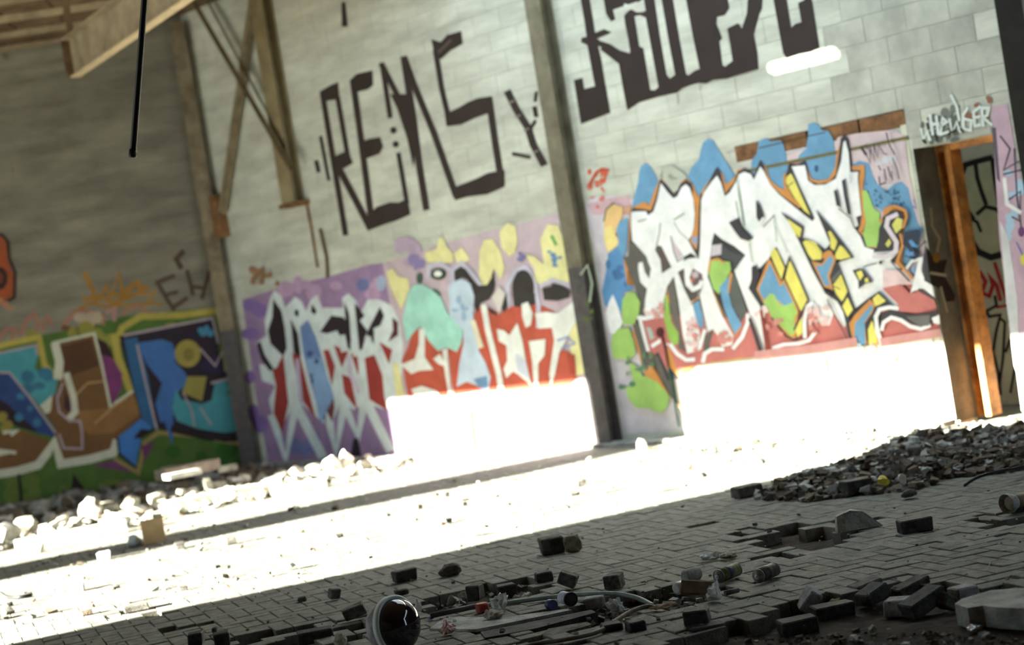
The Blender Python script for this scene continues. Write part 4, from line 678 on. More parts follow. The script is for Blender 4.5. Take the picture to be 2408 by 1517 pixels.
# --- tags at the right end
p = Paint('spray_tags', 'white and black sprayed tags above the second doorway', wallR, wr, .95).view(1900, 0, 3.034)
p.blobs((96, 100, 92), 61, 26, 800, 830, 1080, 1000, 14, 40).blobs((120, 124, 116), 62, 10, 960, 740, 1060, 860, 14, 34).blobs((140, 96, 74), 63, 9, 1130, 690, 1300, 900, 10, 26)
TW = (214, 222, 216)
for a in [((805, 920), (825, 990), (850, 940), (870, 1000)), ((870, 820), (890, 960)), ((915, 830), (930, 960)), ((880, 890), (930, 880)), ((945, 900), (990, 870), (960, 840), (945, 960), (1000, 940)), ((1010, 850), (1030, 950), (1060, 870), (1085, 940)), ((1020, 680), (1060, 760), (1080, 860))]: p.line(TW, 20, *a)
for a in [((1140, 770), (1105, 820), (1110, 920), (1160, 930), (1165, 860), (1120, 850)), ((1230, 760), (1180, 800), (1190, 900), (1230, 890)), ((1190, 840), (1225, 830)), ((1250, 900), (1240, 770), (1290, 770), (1280, 820), (1250, 840), (1310, 890))]: p.line(TW, 20, *a)
for a in [((820, 1000), (840, 1020)), ((850, 880), (860, 920)), ((910, 960), (920, 1000)), ((1000, 960), (1050, 930)), ((1090, 920), (1110, 940))]: p.line((40, 44, 44), 18, *a)
p.done()
p = Paint('painted_pier', 'lilac pier at the right end with pale blue and black scribbles', wallR, wr, .95).view(0, 0, 1)
p.poly((192, 164, 178), (2331, 252), (2368, 243), (2400, 420), (2440, 640), (2440, 1000), (2402, 965), (2350, 560)).poly((92, 84, 96), (2332, 300), (2342, 300), (2352, 430), (2344, 420))
p.blobs((168, 196, 216), 64, 12, 2368, 400, 2405, 560, 6, 14).poly((206, 206, 206), (2352, 520), (2372, 560), (2392, 700), (2400, 900), (2385, 860), (2365, 700))
for a in [((2352, 320), (2375, 350), (2360, 400), (2395, 380)), ((2360, 410), (2400, 400)), ((2385, 350), (2392, 470), (2402, 540)), ((2372, 470), (2400, 450), (2398, 520), (2380, 510))]: p.line((76, 74, 88), 4, *a)
p.line((236, 238, 230), 9, (2362, 420), (2368, 480), (2400, 500)).disc((110, 64, 110), 2402, 545, 8, 12).disc((220, 210, 90), 2407, 610, 8, 14).line((110, 116, 180), 3, (2390, 570), (2404, 600))
p.done()
p = Paint('throw_up', 'black outlined bubble letter over a red tag and black scribbles inside the doorway', corridor, lambda x, y, o: onplane(x, y, CORNER + N * (1.15 + o), N), 1.2).view(2200, 340, 2.298)
p.poly((196, 194, 160), (120, 180), (150, 110), (290, 75), (330, 300), (380, 420), (395, 560), (330, 610), (230, 590), (180, 480), (200, 400), (140, 330))
K0 = (40, 34, 34)
p.line(K0, 30, (135, 180), (160, 110), (220, 92), (300, 72)).line(K0, 30, (125, 150), (135, 260), (165, 350), (200, 400)).line(K0, 24, (215, 100), (225, 180), (250, 260), (272, 320)).line(K0, 30, (310, 80), (325, 200), (345, 320)).line(K0, 22, (225, 375), (270, 335), (330, 350), (370, 410), (385, 520)).line(K0, 36, (175, 400), (180, 500), (230, 580), (300, 610), (370, 590), (390, 520)).line(K0, 18, (190, 400), (225, 420), (245, 470))
RT = (176, 46, 44)
p.line(RT, 22, (195, 680), (240, 690), (270, 740), (250, 800), (290, 820), (310, 760), (285, 700), (330, 760), (350, 840)).line(RT, 20, (320, 640), (345, 720), (385, 840)).line(RT, 18, (390, 740), (420, 800)).line(RT, 14, (330, 880), (440, 860))
p.line(K0, 16, (320, 820), (330, 870), (275, 900), (290, 930), (350, 920), (330, 1000), (310, 1120), (340, 1240), (350, 1350)).line(K0, 14, (350, 940), (375, 960), (365, 1150), (345, 1300)).line(K0, 16, (440, 890), (395, 900), (400, 960), (440, 960)).line(K0, 14, (440, 1010), (400, 1060), (380, 1120)).line(K0, 14, (445, 1060), (430, 1200), (405, 1340)).blobs((150, 150, 110), 66, 5, 410, 980, 450, 1120, 10, 24)
p.done()
p = Paint('reveal_scribble', 'black and white scribble on the grey reveal', bpy.data.objects['door_reveal'], lambda x, y, o: onplane(x, y, CORNER + T * (D2L + .002 - o), T), .5, off0=.001).view(2100, 200, 1.6856)
p.line((120, 116, 96), 10, (150, 490), (155, 560), (185, 610), (175, 660)).poly((34, 28, 26), (132, 640), (170, 700), (215, 690), (200, 750), (245, 830), (245, 855), (210, 860), (190, 810), (150, 790), (135, 690)).line((130, 124, 110), 12, (150, 745), (210, 755)).disc((110, 80, 30), 172, 685, 14, 20).line((120, 116, 100), 8, (190, 800), (215, 900))
p.done()
p = Paint('shaft_scribble', 'green and white scribbles on the dark shaft', c3, lambda x, y, o: onplane(x, y, base3 + N * o, N), .9, off0=.001).view(1360, 250, 1.872)
p.line((150, 160, 140), 10, (10, 740), (40, 700), (60, 780), (50, 860)).blobs((80, 96, 40), 67, 6, 30, 860, 60, 960, 5, 12)
for o in [p]: o.wall = c3; o.done()

# ------------------------------------------------------------------ loose pavers
def rough_block(name, l, d, h, m, seed, chip=.012):
    rg = random.Random(seed); c = .006
    vs_ = []
    for (sx, sy, sz) in [(-1, -1, 0), (1, -1, 0), (1, 1, 0), (-1, 1, 0), (-1, -1, 1), (1, -1, 1), (1, 1, 1), (-1, 1, 1)]:
        vs_.append(Vector((sx * l / 2 + rg.uniform(-chip, chip) * .5, sy * d / 2 + rg.uniform(-chip, chip) * .5, sz * h + (rg.uniform(-chip, 0) * .6 if sz else 0))))
    b = bmesh.new(); bv = [b.verts.new(v) for v in vs_]
    for f in BF: b.faces.new([bv[i] for i in f])
    bmesh.ops.bevel(b, geom=list(b.edges), offset=c, segments=1, affect='EDGES')
    bmesh.ops.recalc_face_normals(b, faces=b.faces)
    me = bpy.data.meshes.new(name); b.to_mesh(me); b.free(); me.materials.append(m)
    o = bpy.data.objects.new(name, me); COL.objects.link(o); return o
M_bpale = mat('pale_paver', (0.33, 0.33, 0.33), 0.85, 0.4, 18, bump=.6, second=(.17, .17, .18))
M_bdark = mat('tarred_paver', (0.05, 0.046, 0.042), 0.75, 0.45, 18, bump=.6, second=(.016, .014, .013))
def loose(px, py, l, d, h, yaw, lab, m=None, tilt=(0, 0), z=0.0, lift=0.0, name='loose_paver', grp='loose pavers'):
    p0 = fl(px, py, z); o = rough_block(name, l, d, h, m or M_brick, int(px * 7 + py))
    e = Matrix.Rotation(radians(yaw), 4, 'Z') @ Matrix.Rotation(radians(tilt[0]), 4, 'Y') @ Matrix.Rotation(radians(tilt[1]), 4, 'X')
    low = min((e @ v.co).z for v in o.data.vertices)
    back = Vector((-sin(radians(yaw)), cos(radians(yaw)), 0)) * d / 2
    o.matrix_world = Matrix.Translation(p0 + back - Vector((0, 0, low + .002 - lift))) @ e
    tag(o, lab, 'paving block', grp); return o
Z1 = -.072
LB_ = [
 (1887, 1492, .165, .10, .066, 6, 'dark block lying square at the front edge of the bare earth', M_bdark, (0, 0), Z1),
 (1897, 1450, .06, .10, .11, 10, 'grey block leaning over behind the dark block at the front of the earth', M_bpale, (38, 12), Z1),
 (1636, 1472, .105, .10, .072, -14, 'squat dark block alone on the paving in front of the tilted wooden board', M_bdark, (0, 0), 0),
 (1440, 1386, .085, .10, .075, -22, 'small block with a pale left end above the bend of the hose', M_brick, (0, 0), 0),
 (2160, 1252, .17, .10, .072, 4, 'dark block with a pale end right of the grey broken stone', M_bdark, (0, 0), 0),
 (1768, 1166, .19, .10, .072, 26, 'block at the very edge of the shade left of the debris heap', M_brick, (0, 0), 0),
 (2026, 1160, .17, .10, .09, 20, 'upright dark block on the front slope of the debris heap', M_bdark, (0, 0), 0),
 (958, 1367, .13, .09, .07, 18, 'dark block alone just inside the shade above the round lamp', M_bdark, (0, 0), 0),
 (791, 1410, .06, .06, .06, 30, 'small broken block with a pale left side left of the lamp, far out', M_brick, (10, 8), 0),
 (712, 1414, .05, .05, .03, 12, 'tiny block remnant at the end of a thin dark gap left of the lamp', M_brick, (0, 0), 0),
 (948, 1398, .08, .05, .03, 14, 'flat low block fragment midway between the lone dark block and the lamp', M_brick, (0, 0), 0),
 (838, 1458, .12, .09, .062, 2, 'tilted block with a pale end just left of the round lamp', M_brick, (-14, 4), 0),
 (745, 1512, .18, .10, .065, 8, 'long dark block at the bottom edge left of the round lamp', M_bdark, (0, 0), -.03),
 (1112, 1414, .07, .09, .085, -24, 'block standing on end with a white left face in the middle trench', M_bdark, (0, 0), -.03),
 (1196, 1408, .09, .08, .075, 8, 'dark block right of the white ended one in the middle trench', M_bdark, (0, 0), -.03),
 (1284, 1368, .085, .08, .055, 12, 'small dark block on the rim above the middle trench', M_bdark, (0, 0), 0),
 (1330, 1386, .09, .07, .07, -12, 'broken wedge shaped block with a pale face right of the middle trench', M_brick, (26, 0), 0),
 (1443, 1502, .09, .09, .07, 4, 'dark block in the pair below the hose, the left one', M_bdark, (0, 0), -.04),
 (1506, 1496, .08, .09, .07, 12, 'dark block in the pair below the hose, the right one', M_bdark, (0, 0), -.03),
 (1398, 1433, .09, .08, .06, -10, 'pale faced block under the arch of the hose', M_bpale, (0, 0), -.03),
 (1972, 1458, .175, .10, .07, 12, 'long dark block in the middle of the row edging the earth', M_bdark, (0, 0), Z1),
 (2076, 1420, .13, .10, .06, 30, 'tilted block with a lit top edge near the middle of the broken row', M_bdark, (-16, 0), Z1 + .02),
 (2112, 1450, .12, .11, .072, -26, 'block with a rough blue grey end facing left in the broken row', M_bpale, (0, 0), Z1),
 (2196, 1448, .18, .10, .072, 24, 'long very dark block tipped up in front of the stone slab', M_bdark, (-18, 0), Z1),
 (2052, 1402, .14, .10, .06, 18, 'grey topped block sunk behind the tilted one in the broken row', M_brick, (-8, 0), Z1 + .02),
 (2238, 1440, .09, .08, .06, 50, 'rounded dark block lying against the left corner of the stone slab', M_brick, (30, 10), Z1),
 (2284, 1416, .10, .10, .07, 16, 'pale chipped block behind the stone slab', M_bpale, (0, 0), Z1 + .02),
 (1838, 1440, .14, .10, .06, -10, 'grey block at the left end of the broken row', M_brick, (0, 0), Z1),
 (2160, 1404, .16, .09, .055, 22, 'thin slanting block behind the very dark tipped one', M_brick, (-12, 0), Z1 + .015),
 (1674, 1502, .16, .09, .06, 10, 'dark block with a sloping top at the bottom edge right of the hose end', M_bdark, (0, 0), -.05),
 (460, 1520, .075, .09, .07, 0, 'dark block at the bottom edge, the left of two near the lower left', M_bdark, (0, 0), 0),
 (522, 1520, .08, .09, .07, 6, 'dark block at the bottom edge, the right of two near the lower left', M_bdark, (0, 0), 0),
 (505, 1489, .03, .04, .035, 0, 'thumb sized dark stub above the two blocks near the lower left', M_bdark, (0, 0), 0),
 (246, 1318, .10, .10, .07, 10, 'sunlit block just below the dark shadow band on the left', M_bpale, (0, 0), 0),
 (424, 1291, .075, .07, .055, 10, 'small sunlit block right of the cardboard box', M_brick, (0, 0), 0),
 (545, 1280, .08, .08, .06, 10, 'second small sunlit block further right of the cardboard box', M_brick, (0, 0), 0),
 (180, 1394, .11, .09, .06, 12, 'two toned sunlit block in the open floor at the left', M_bpale, (0, 0), 0),
 (322, 1438, .15, .08, .04, 16, 'thin block on the sunlit side of the shadow edge, lower left', M_brick, (0, 0), 0),
 (1370, 1142, .07, .07, .05, 10, 'tiny dark block far out in the sun beyond the foot of the steel column', M_brick, (0, 0), 0),
 (1056, 1229, .05, .05, .035, 20, 'tiny stub in the sun above the lone dark block', M_brick, (0, 0), 0),
 (1093, 1189, .05, .05, .035, 20, 'tiny stub in the sun nearer the shadow band', M_brick, (0, 0), 0)]
for r in LB_: loose(*r)
loose(1304, 1303, .13, .10, .10, 10, 'half block with a whitened left end standing in the open shade', M_brick, (0, 0), 0, name='broken_block', grp=None)['category'] = 'block'

# ------------------------------------------------------------------ rocks and rubble
M_dust0 = mat('brown_clod', (.11, .085, .06), .95, .4, 14, bump=1.0, second=(.05, .037, .025))
def rock(name, r, m, seed, flat=.7, sub=2, link=True):
    b = bmesh.new(); bmesh.ops.create_icosphere(b, subdivisions=sub, radius=1)
    rg = random.Random(seed); o3 = Vector((rg.uniform(0, 50), rg.uniform(0, 50), 0)); cuts = [(Vector((rg.gauss(0, 1), rg.gauss(0, 1), rg.gauss(0, 1))).normalized(), rg.uniform(.45, .85)) for _ in range(7)]
    for v in b.verts:
        p_ = v.co.copy()
        for n_, d_ in cuts:
            e = p_.dot(n_) - d_
            if e > 0: p_ -= n_ * e
        p_ *= 1 + .18 * noise.noise(p_ * 2 + o3); v.co = Vector((p_.x * r[0], p_.y * r[1], p_.z * r[2]))
    zmin = min(v.co.z for v in b.verts)
    for v in b.verts: v.co.z -= zmin * .8
    me = bpy.data.meshes.new(name); b.to_mesh(me); b.free(); me.materials.append(m)
    if not link: return me
    o = bpy.data.objects.new(name, me); COL.objects.link(o); return o
def put(o, p0, rz=0): o.location = p0; o.rotation_euler = (0, 0, rz); return o
sp = fl(2022, 1243); sv = [(-.105, -.02, 0), (.12, -.03, 0), (.10, .07, 0), (-.09, .09, 0), (-.095, 0, .085), (-.04, -.01, .105), (.03, .0, .088), (.085, -.01, .035), (-.09, .06, .08), (-.02, .07, .10), (.06, .06, .06)]
sf = [(0, 3, 2, 1), (0, 1, 7, 6, 5, 4), (0, 4, 8, 3), (1, 2, 10, 7), (7, 10, 6), (6, 10, 9, 5), (5, 9, 8, 4), (3, 8, 9, 10, 2)]
o = mesh_obj('broken_stone', [Matrix.Rotation(.05, 3, 'Z') @ Vector(q) + sp for q in sv], sf, M_conc); tag(o, 'grey broken stone with a chipped left side lying in the gap in the paving', 'stone')
o = mesh_obj('chipped_crust', [Matrix.Rotation(.05, 3, 'Z') @ Vector(q) + sp for q in [(-.125, -.03, 0), (-.085, -.035, 0), (-.085, .05, 0), (-.12, .06, 0), (-.118, -.02, .085), (-.07, -.025, .10), (-.06, .04, .10), (-.11, .05, .082)]], BF, M_plaster, o); 
o = put(rock('earth_clod', (.10, .07, .045), M_dust0, 8), fl(1058, 1352), .3); tag(o, 'brown crumbling clod right of the lone dark block', 'clod')
o = put(rock('stone_crumb', (.075, .06, .06), mat('brown_crumb', (.20, .16, .11), .95, .4, 16, bump=.8, second=(.1, .075, .05)), 18), fl(1348, 1296), .3); tag(o, 'brown crumb of mortar against the right side of the half block', 'rubble')
o = put(rock('plaster_lump', (.035, .03, .045), M_plaster, 28), fl(803, 1522), .3); tag(o, 'pale plaster lump at the bottom edge left of the round lamp', 'rubble')
o = put(rock('small_stone', (.055, .045, .035), M_brick, 38), fl(2137, 1166 + 3), .3); tag(o, 'small dark triangular stone in front of the debris heap', 'stone')

def scatter(name, seed, n, quad, smin, smax, m, zf=None, flat=.6, kind=True, parent=None):
    """joined fine rubble over a region of the floor given by its picture outline"""
    rg = random.Random(seed); q = MB(); xs_ = [a for a, b in quad]; ys_ = [b for a, b in quad]; c = 0
    while c < n:
        u, v = rg.uniform(min(xs_), max(xs_)), rg.uniform(min(ys_), max(ys_))
        if not pip(u, v, quad): continue
        c += 1; p_ = fl(u, v); s_ = rg.uniform(smin, smax) ** 1.0 * rg.choice([.5, .7, 1]); z_ = zf(p_, u, v) if zf else 0
        if (p_ - CORNER).dot(N) > -.08 or (p_ - CORNER).dot(LN) > -.08: continue
        rot = Matrix.Rotation(rg.uniform(0, 6.3), 3, 'Z') @ Matrix.Rotation(rg.uniform(-.6, .6), 3, 'X')
        vs_ = [rot @ Vector((sx * s_ * rg.uniform(.3, .6), sy * s_ * rg.uniform(.25, .5), (sz * s_ * flat) * rg.uniform(.6, 1))) for (sx, sy, sz) in [(-1, -1, 0), (1, -1, 0), (1, 1, 0), (-1, 1, 0), (-1, -1, 1), (1, -1, 1), (1, 1, 1), (-1, 1, 1)]]
        lo = min(w.z for w in vs_); q.add([w + Vector((p_.x, p_.y, z_ - lo - s_ * .12)) for w in vs_], BF, rg.randrange(len(m)))
    return q.build(name, m)
def heap(name, m, quad, hmax, seed):
    """low mound whose outline follows the region; returns object and its height function"""
    P_ = [fl(a, b) for a, b in quad]; poly = [(p_.x, p_.y) for p_ in P_]
    x0, x1 = min(a for a, b in poly), max(a for a, b in poly); y0, y1 = min(b for a, b in poly), max(b for a, b in poly)
    def edge(x, y):
        if not pip(x, y, poly): return 0
        dm_ = 9
        for i in range(len(poly)):
            a = Vector(poly[i]); b = Vector(poly[(i + 1) % len(poly)]); t = max(0, min(1, (Vector((x, y)) - a).dot(b - a) / (b - a).length_squared)); dm_ = min(dm_, (Vector((x, y)) - a - (b - a) * t).length)
        return dm_
    def hz(x, y): 
        e = edge(x, y); return -.03 if e <= 0 else (hmax * (1 - math.exp(-e / .35)) * (.65 + .7 * noise.noise(Vector((x * 1.7, y * 1.7, seed)))) + .03 * noise.noise(Vector((x * 9, y * 9, seed))) - .01)
    nx_, ny_ = 70, 50; vs_ = []; 
    for j in range(ny_ + 1):
        for i in range(nx_ + 1):
            x = x0 + (x1 - x0) * i / nx_; y = y0 + (y1 - y0) * j / ny_; vs_.append(Vector((x, y, hz(x, y))))
    fs_ = []
    for j in range(ny_):
        for i in range(nx_):
            a = j * (nx_ + 1) + i; g4 = (a, a + 1, a + nx_ + 2, a + nx_ + 1)
            if max(vs_[k].z for k in g4) > -.029: fs_.append(g4)
    o = mesh_obj(name, vs_, fs_, m, smooth=True)
    return o, lambda p_, u, v: max(-.005, hz(p_.x, p_.y))
M_dust = mat('brown_dust', (.13, .105, .075), .95, .4, 14, bump=1.0, second=(.055, .042, .028))
M_mix = [M_conc, M_dust, M_brick, mat('grey_crumb', (.24, .235, .215), .9, .4, 14, bump=.5, second=(.12, .115, .10)), mat('rusty_crumb', (.13, .10, .07), .9, .3, 14)]
HQ = [(1775, 1172), (1900, 1118), (2000, 1085), (2090, 1050), (2180, 1040), (2300, 1028), (2440, 1010), (2460, 1085), (2380, 1110), (2250, 1120), (2150, 1150), (2020, 1162), (1900, 1178)]
hp_, hfun = heap('debris_heap', M_dust, HQ, .17, 3)
tag(hp_, 'low brown heap of fine demolition debris at the right edge of the sunlight', 'debris heap', kind='stuff')
tag(scatter('heap_rubble', 4, 1900, HQ, .02, .085, M_mix, hfun), 'crumbled brick and mortar strewn over the brown heap', 'rubble', kind='stuff')
rg = random.Random(77)
for k in range(46):
    while True:
        u, v = rg.uniform(1840, 2420), rg.uniform(1030, 1170)
        if pip(u, v, HQ): break
    p_ = fl(u, v); m = rg.choice([M_conc, M_conc, M_brick, M_mix[3], M_mix[4]])
    r = rg.uniform(.035, .085); o = rock('rubble_chunk', (r, r * rg.uniform(.5, .9), r * rg.uniform(.4, .8)), m, 500 + k, sub=1)
    p_.z = max(-.005, hfun(p_, 0, 0) - .03); put(o, p_, rg.uniform(0, 6))
    tag(o, 'fist sized rubble chunk on the brown heap at the right', 'rubble', 'rubble chunks on the brown heap')
M_gl = mat('white_plastic', (.72, .74, .72), .35, .1, 8, spec=.5)
M_yel = mat('yellow_plastic', (.62, .50, .04), .4, .15, 8, spec=.5)
o = put(rock('yellow_ball', (.042, .042, .034), M_yel, 3, sub=3), fl(2078, 1140, .05), 0); tag(o, 'crumpled yellow ball of plastic on the front of the debris heap', 'litter')
o = put(rock('white_scrap', (.03, .03, .04), M_gl, 13), fl(2125, 1138, .03), 0); tag(o, 'white plastic scrap right of the yellow ball', 'litter')
o = put(rock('white_scrap', (.022, .02, .03), M_gl, 14), fl(2056, 1136, .03), 0); tag(o, 'tiny white plastic scrap just left of the yellow ball', 'litter')
def tube_thing(name, label, cat, pts, r, m, pz=True):
    q = MB(); q.tube(pts, r, 8); o = q.build(name, m, smooth=True); return tag(o, label, cat)
def curve_pts(ctrl, n=6):
    out = []
    for i in range(len(ctrl) - 1):
        p0, p1, p2, p3 = ctrl[max(i - 1, 0)], ctrl[i], ctrl[i + 1], ctrl[min(i + 2, len(ctrl) - 1)]
        for j in range(n):
            t = j / n; out.append(.5 * ((2 * p1) + (p2 - p0) * t + (2 * p0 - 5 * p1 + 4 * p2 - p3) * t * t + (3 * p1 - p0 - 3 * p2 + p3) * t ** 3))
    return out + [ctrl[-1]]
M_hose = mat('grey_green_hose', (.20, .25, .235), .5, .2, 20); M_hose2 = mat('brown_hose', (.13, .105, .065), .6, .3, 20)
tube_thing('wire_loop', 'bent rusty wire sticking up from the debris heap', 'wire', curve_pts([fl(2272, 1062, .02), fl(2280, 1040, .1) + Vector((0, .0, .04)), fl(2298, 1060, .02)]), .006, M_rust)
tube_thing('wire_loop', 'thin wire twig rising in the sunlight beyond the debris heap', 'wire', curve_pts([fl(2208, 1045, .05), fl(2215, 1045, .05) + Vector((0, 0, .12)), fl(2218, 1045, .05) + Vector((.02, 0, .22))]), .004, M_rust)
tube_thing('cable_piece', 'dark curved cable at the right on the front of the debris heap', 'cable', curve_pts([fl(2268, 1142, .012), fl(2300, 1122, .06), fl(2350, 1108, .07), fl(2420, 1096, .03)]), .009, M_black)
tube_thing('straw', 'pale bent straw lying on the paving at the far right', 'straw', curve_pts([fl(2322, 1344, .006), fl(2330, 1322, .01), fl(2352, 1316, .006)]), .0016, M_plaster)
a_, b_ = fl(2366, 1186, .05), fl(2430, 1168, .05)
t = thing('metal_pipe', 'short grey pipe with an open cup shaped end at the right edge', 'pipe', fl(2380, 1190))
q = MB(); q.tube([a_ + (b_ - a_) * .12, b_ + (b_ - a_)], .035, 16); q.build('pipe_body', M_steeltan, t, smooth=True)
q = MB(); q.tube([a_, a_ + (b_ - a_) * .12, a_ + (b_ - a_) * .3], [.052, .052, .038], 16, cap=False); q.build('socket', M_conc, t, smooth=True)
loose(2412, 1198, .14, .1, .07, 10, 'very dark block leaning on the short pipe at the right edge', M_bdark)

# far rubble along the walls, lit by the sun
RQ = [(-60, 1262), (120, 1226), (330, 1185), (560, 1135), (660, 1118), (800, 1090), (930, 1078), (1000, 1085), (820, 1130), (640, 1170), (420, 1215), (200, 1262), (-60, 1310)]
RQ2 = [(-60, 1195), (300, 1152), (560, 1098), (640, 1100), (660, 1118), (560, 1137), (330, 1187), (-60, 1262)]
M_w = [M_plaster, M_plaster, M_conc, mat('chalk', (.60, .60, .52), .9, .15, 8, bump=.4), M_dust]
tag(scatter('sunlit_rubble', 5, 900, RQ, .03, .15, [M_plaster, M_conc, M_plaster, M_dust, M_mix[3]], flat=.45), 'bleached fine rubble lying in the sun along the far side of the floor', 'rubble', kind='stuff')
tag(scatter('shaded_rubble', 6, 420, RQ2, .05, .2, [M_conc, M_dust, M_mix[3], M_mix[4]], flat=.5), 'dusty fine rubble in the shade at the foot of the back wall', 'rubble', kind='stuff')
tag(scatter('floor_crumbs', 7, 260, [(-60, 1440), (1700, 1150), (2460, 1010), (2460, 1560), (-60, 1560)], .008, .028, [M_conc, M_dust, M_brick, M_plaster], flat=.6), 'small crumbs of mortar strewn over the shaded paving', 'rubble', kind='stuff')
tag(scatter('sunlit_crumbs', 9, 240, [(-60, 1330), (640, 1200), (1400, 1075), (2200, 1010), (2250, 1020), (1700, 1140), (800, 1330), (-60, 1500)], .015, .07, [M_conc, M_dust, M_brick, M_plaster], flat=.5), 'scattered crumbs out on the sunlit floor', 'rubble', kind='stuff')
tag(scatter('wall_foot_crumbs', 10, 260, [(1480, 1050), (2240, 1000), (2420, 985), (2440, 1010), (2200, 1030), (1500, 1080)], .02, .09, M_w, flat=.6), 'white crumbs along the foot of the right-hand wall', 'rubble', kind='stuff')
tag(scatter('trench_crumbs', 12, 520, [(985, 1400), (1100, 1378), (1300, 1345), (1560, 1378), (1700, 1385), (1600, 1440), (1400, 1500), (1040, 1500), (1000, 1440)], .012, .05, [M_conc, M_dust, M_mix[4], M_bdark], lambda p_, u, v: -.055, flat=.7), 'splinters and crumbs filling the broken trench in the middle', 'rubble', kind='stuff')
tag(scatter('earth_crumbs', 13, 500, [(1560, 1560), (1780, 1460), (2140, 1450), (2440, 1460), (2440, 1560)], .008, .035, [M_dust, M_dust, M_mix[4], M_conc], lambda p_, u, v: earth_z(p_.x, p_.y), flat=.7), 'earth crumbs and grit in the bare patch at the lower right', 'rubble', kind='stuff')
far = [(60, 1262, .26, 1), (20, 1275, .24, 0), (150, 1236, .16, 1), (215, 1222, .3, 1), (255, 1212, .22, 1), (310, 1198, .18, 1), (372, 1186, .2, 1), (430, 1174, .17, 1), (490, 1160, .22, 1), (520, 1150, .12, 1), (575, 1140, .16, 1), (620, 1132, .14, 1), (660, 1124, .15, 1), (700, 1122, .2, 1), (745, 1118, .16, 1), (860, 1108, .17, 1), (905, 1100, .14, 1), (120, 1268, .2, 0), (90, 1300, .14, 1), (180, 1255, .14, 1), (460, 1188, .2, 1), (540, 1180, .2, 1), (650, 1155, .16, 1), (700, 1146, .14, 1), (990, 1092, .1, 1)]
for k, (u, v, r, w) in enumerate(far):
    o = put(rock('plaster_chunk', (r * .62, r * .4, r * .42), M_plaster if w else M_conc, 900 + k), fl(u, v), k * .7)
    tag(o, 'bleached plaster chunk among the sunlit rubble along the far side of the floor', 'rubble', 'plaster chunks in the sun')
for k, (u, v, r) in enumerate([(30, 1215, .2), (95, 1206, .24), (160, 1200, .2), (210, 1194, .22), (262, 1186, .16), (330, 1170, .14), (590, 1112, .15), (540, 1118, .18), (480, 1140, .14)]):
    o = put(rock('shaded_chunk', (r * .62, r * .4, r * .45), rg.choice([M_conc, M_mix[3], M_dust]), 950 + k), fl(u, v), k * .9)
    tag(o, 'grey chunk in the shaded rubble at the foot of the dark mural', 'rubble', 'chunks under the dark mural')
o = put(rock('white_boulder', (.12, .10, .10), M_w[3], 61, sub=3), fl(782, 1112), 0); tag(o, 'rounded white lump, the wider of the two standing out against the lilac mural', 'rubble')
o = put(rock('white_boulder', (.07, .07, .13), M_w[3], 62, sub=3), fl(819, 1104), 0); tag(o, 'tall narrow white lump right of the wider one against the lilac mural', 'rubble')
o = put(rock('white_boulder', (.05, .05, .075), M_w[3], 64, sub=2), fl(1512, 1060), 0); tag(o, 'small white lump at the foot of the wall right of the steel column', 'rubble')
o = put(rock('white_boulder', (.11, .09, .06), M_w[3], 65, sub=2), fl(741, 1112), 0); tag(o, 'low white lump left of the two standing out against the lilac mural', 'rubble')
# things among the rubble
cb = thing('cardboard_box', 'tan cardboard box standing at the shadow band on the left of the floor', 'box', fl(365, 1278), radians(12))
q = MB(); q.box((-.09, 0, 0), (.18, 0, 0), (0, .14, 0), (0, 0, .19)); q.build('carton', mat('cardboard', (.42, .30, .16), .9, .15, 9), cb, loc=True)
for sgn in (-1, 1):
    q = MB(); q.box((sgn * .09, 0, .19), (sgn * .05, 0, .03), (0, .14, 0), (0, 0, .004)); q.build('flap', mat('cardboard', (.42, .30, .16)), cb, loc=True)
o = put(rock('crumpled_bag', (.10, .06, .05), mat('pale_blue_film', (.55, .66, .70), .3, .25, 14, spec=.5), 71), fl(318, 1282), .2); tag(o, 'crumpled pale blue bag left of the cardboard box', 'bag')
tube_thing('bent_strip', 'dark bent strip lying on the sunlit floor at the left edge', 'strip', curve_pts([fl(2, 1395, .04), fl(18, 1404, .012), (fl(45, 1404, .012)), fl(75, 1398, .012)]), .012, M_black)
def plank(label, pa, pb, w, h, m, z=0.0, name='plank', cat='plank', grp=None):
    a = fl(*pa, z); b = fl(*pb, z); d = b - a; s_ = Vector((-d.y, d.x, 0)).normalized(); q = MB(); q.box(a, d, s_ * w, (0, 0, h)); o = q.build(name, m); return tag(o, label, cat, grp)
M_pl = mat('weathered_plank', (.42, .36, .28), .9, .3, 7, second=(.28, .23, .17), bump=.4)
plank('thick timber lying on its side, lowest in the stack by the shaded corner', (388, 1132), (560, 1098), .3, .16, M_pl)
plank('brown timber on top of the stack by the shaded corner', (392, 1130), (520, 1102), .22, .11, M_pl, z=.165)
plank('pale plank on top of the stack by the shaded corner', (400, 1129), (475, 1114), .2, .05, M_conc, z=.28)
plank('short pale board at the right end of the stack by the shaded corner', (515, 1112), (560, 1104), .14, .06, M_plaster, z=.165)
plank('long white board lying in the sunlit rubble above the shadow band', (395, 1205), (610, 1163), .12, .10, M_w[3])
plank('white board lying in the sun further left along the shadow band', (40, 1300), (300, 1250), .14, .10, M_w[3])
plank('white board lying in the sun right of the long one above the shadow band', (640, 1170), (770, 1146), .12, .09, M_plaster)

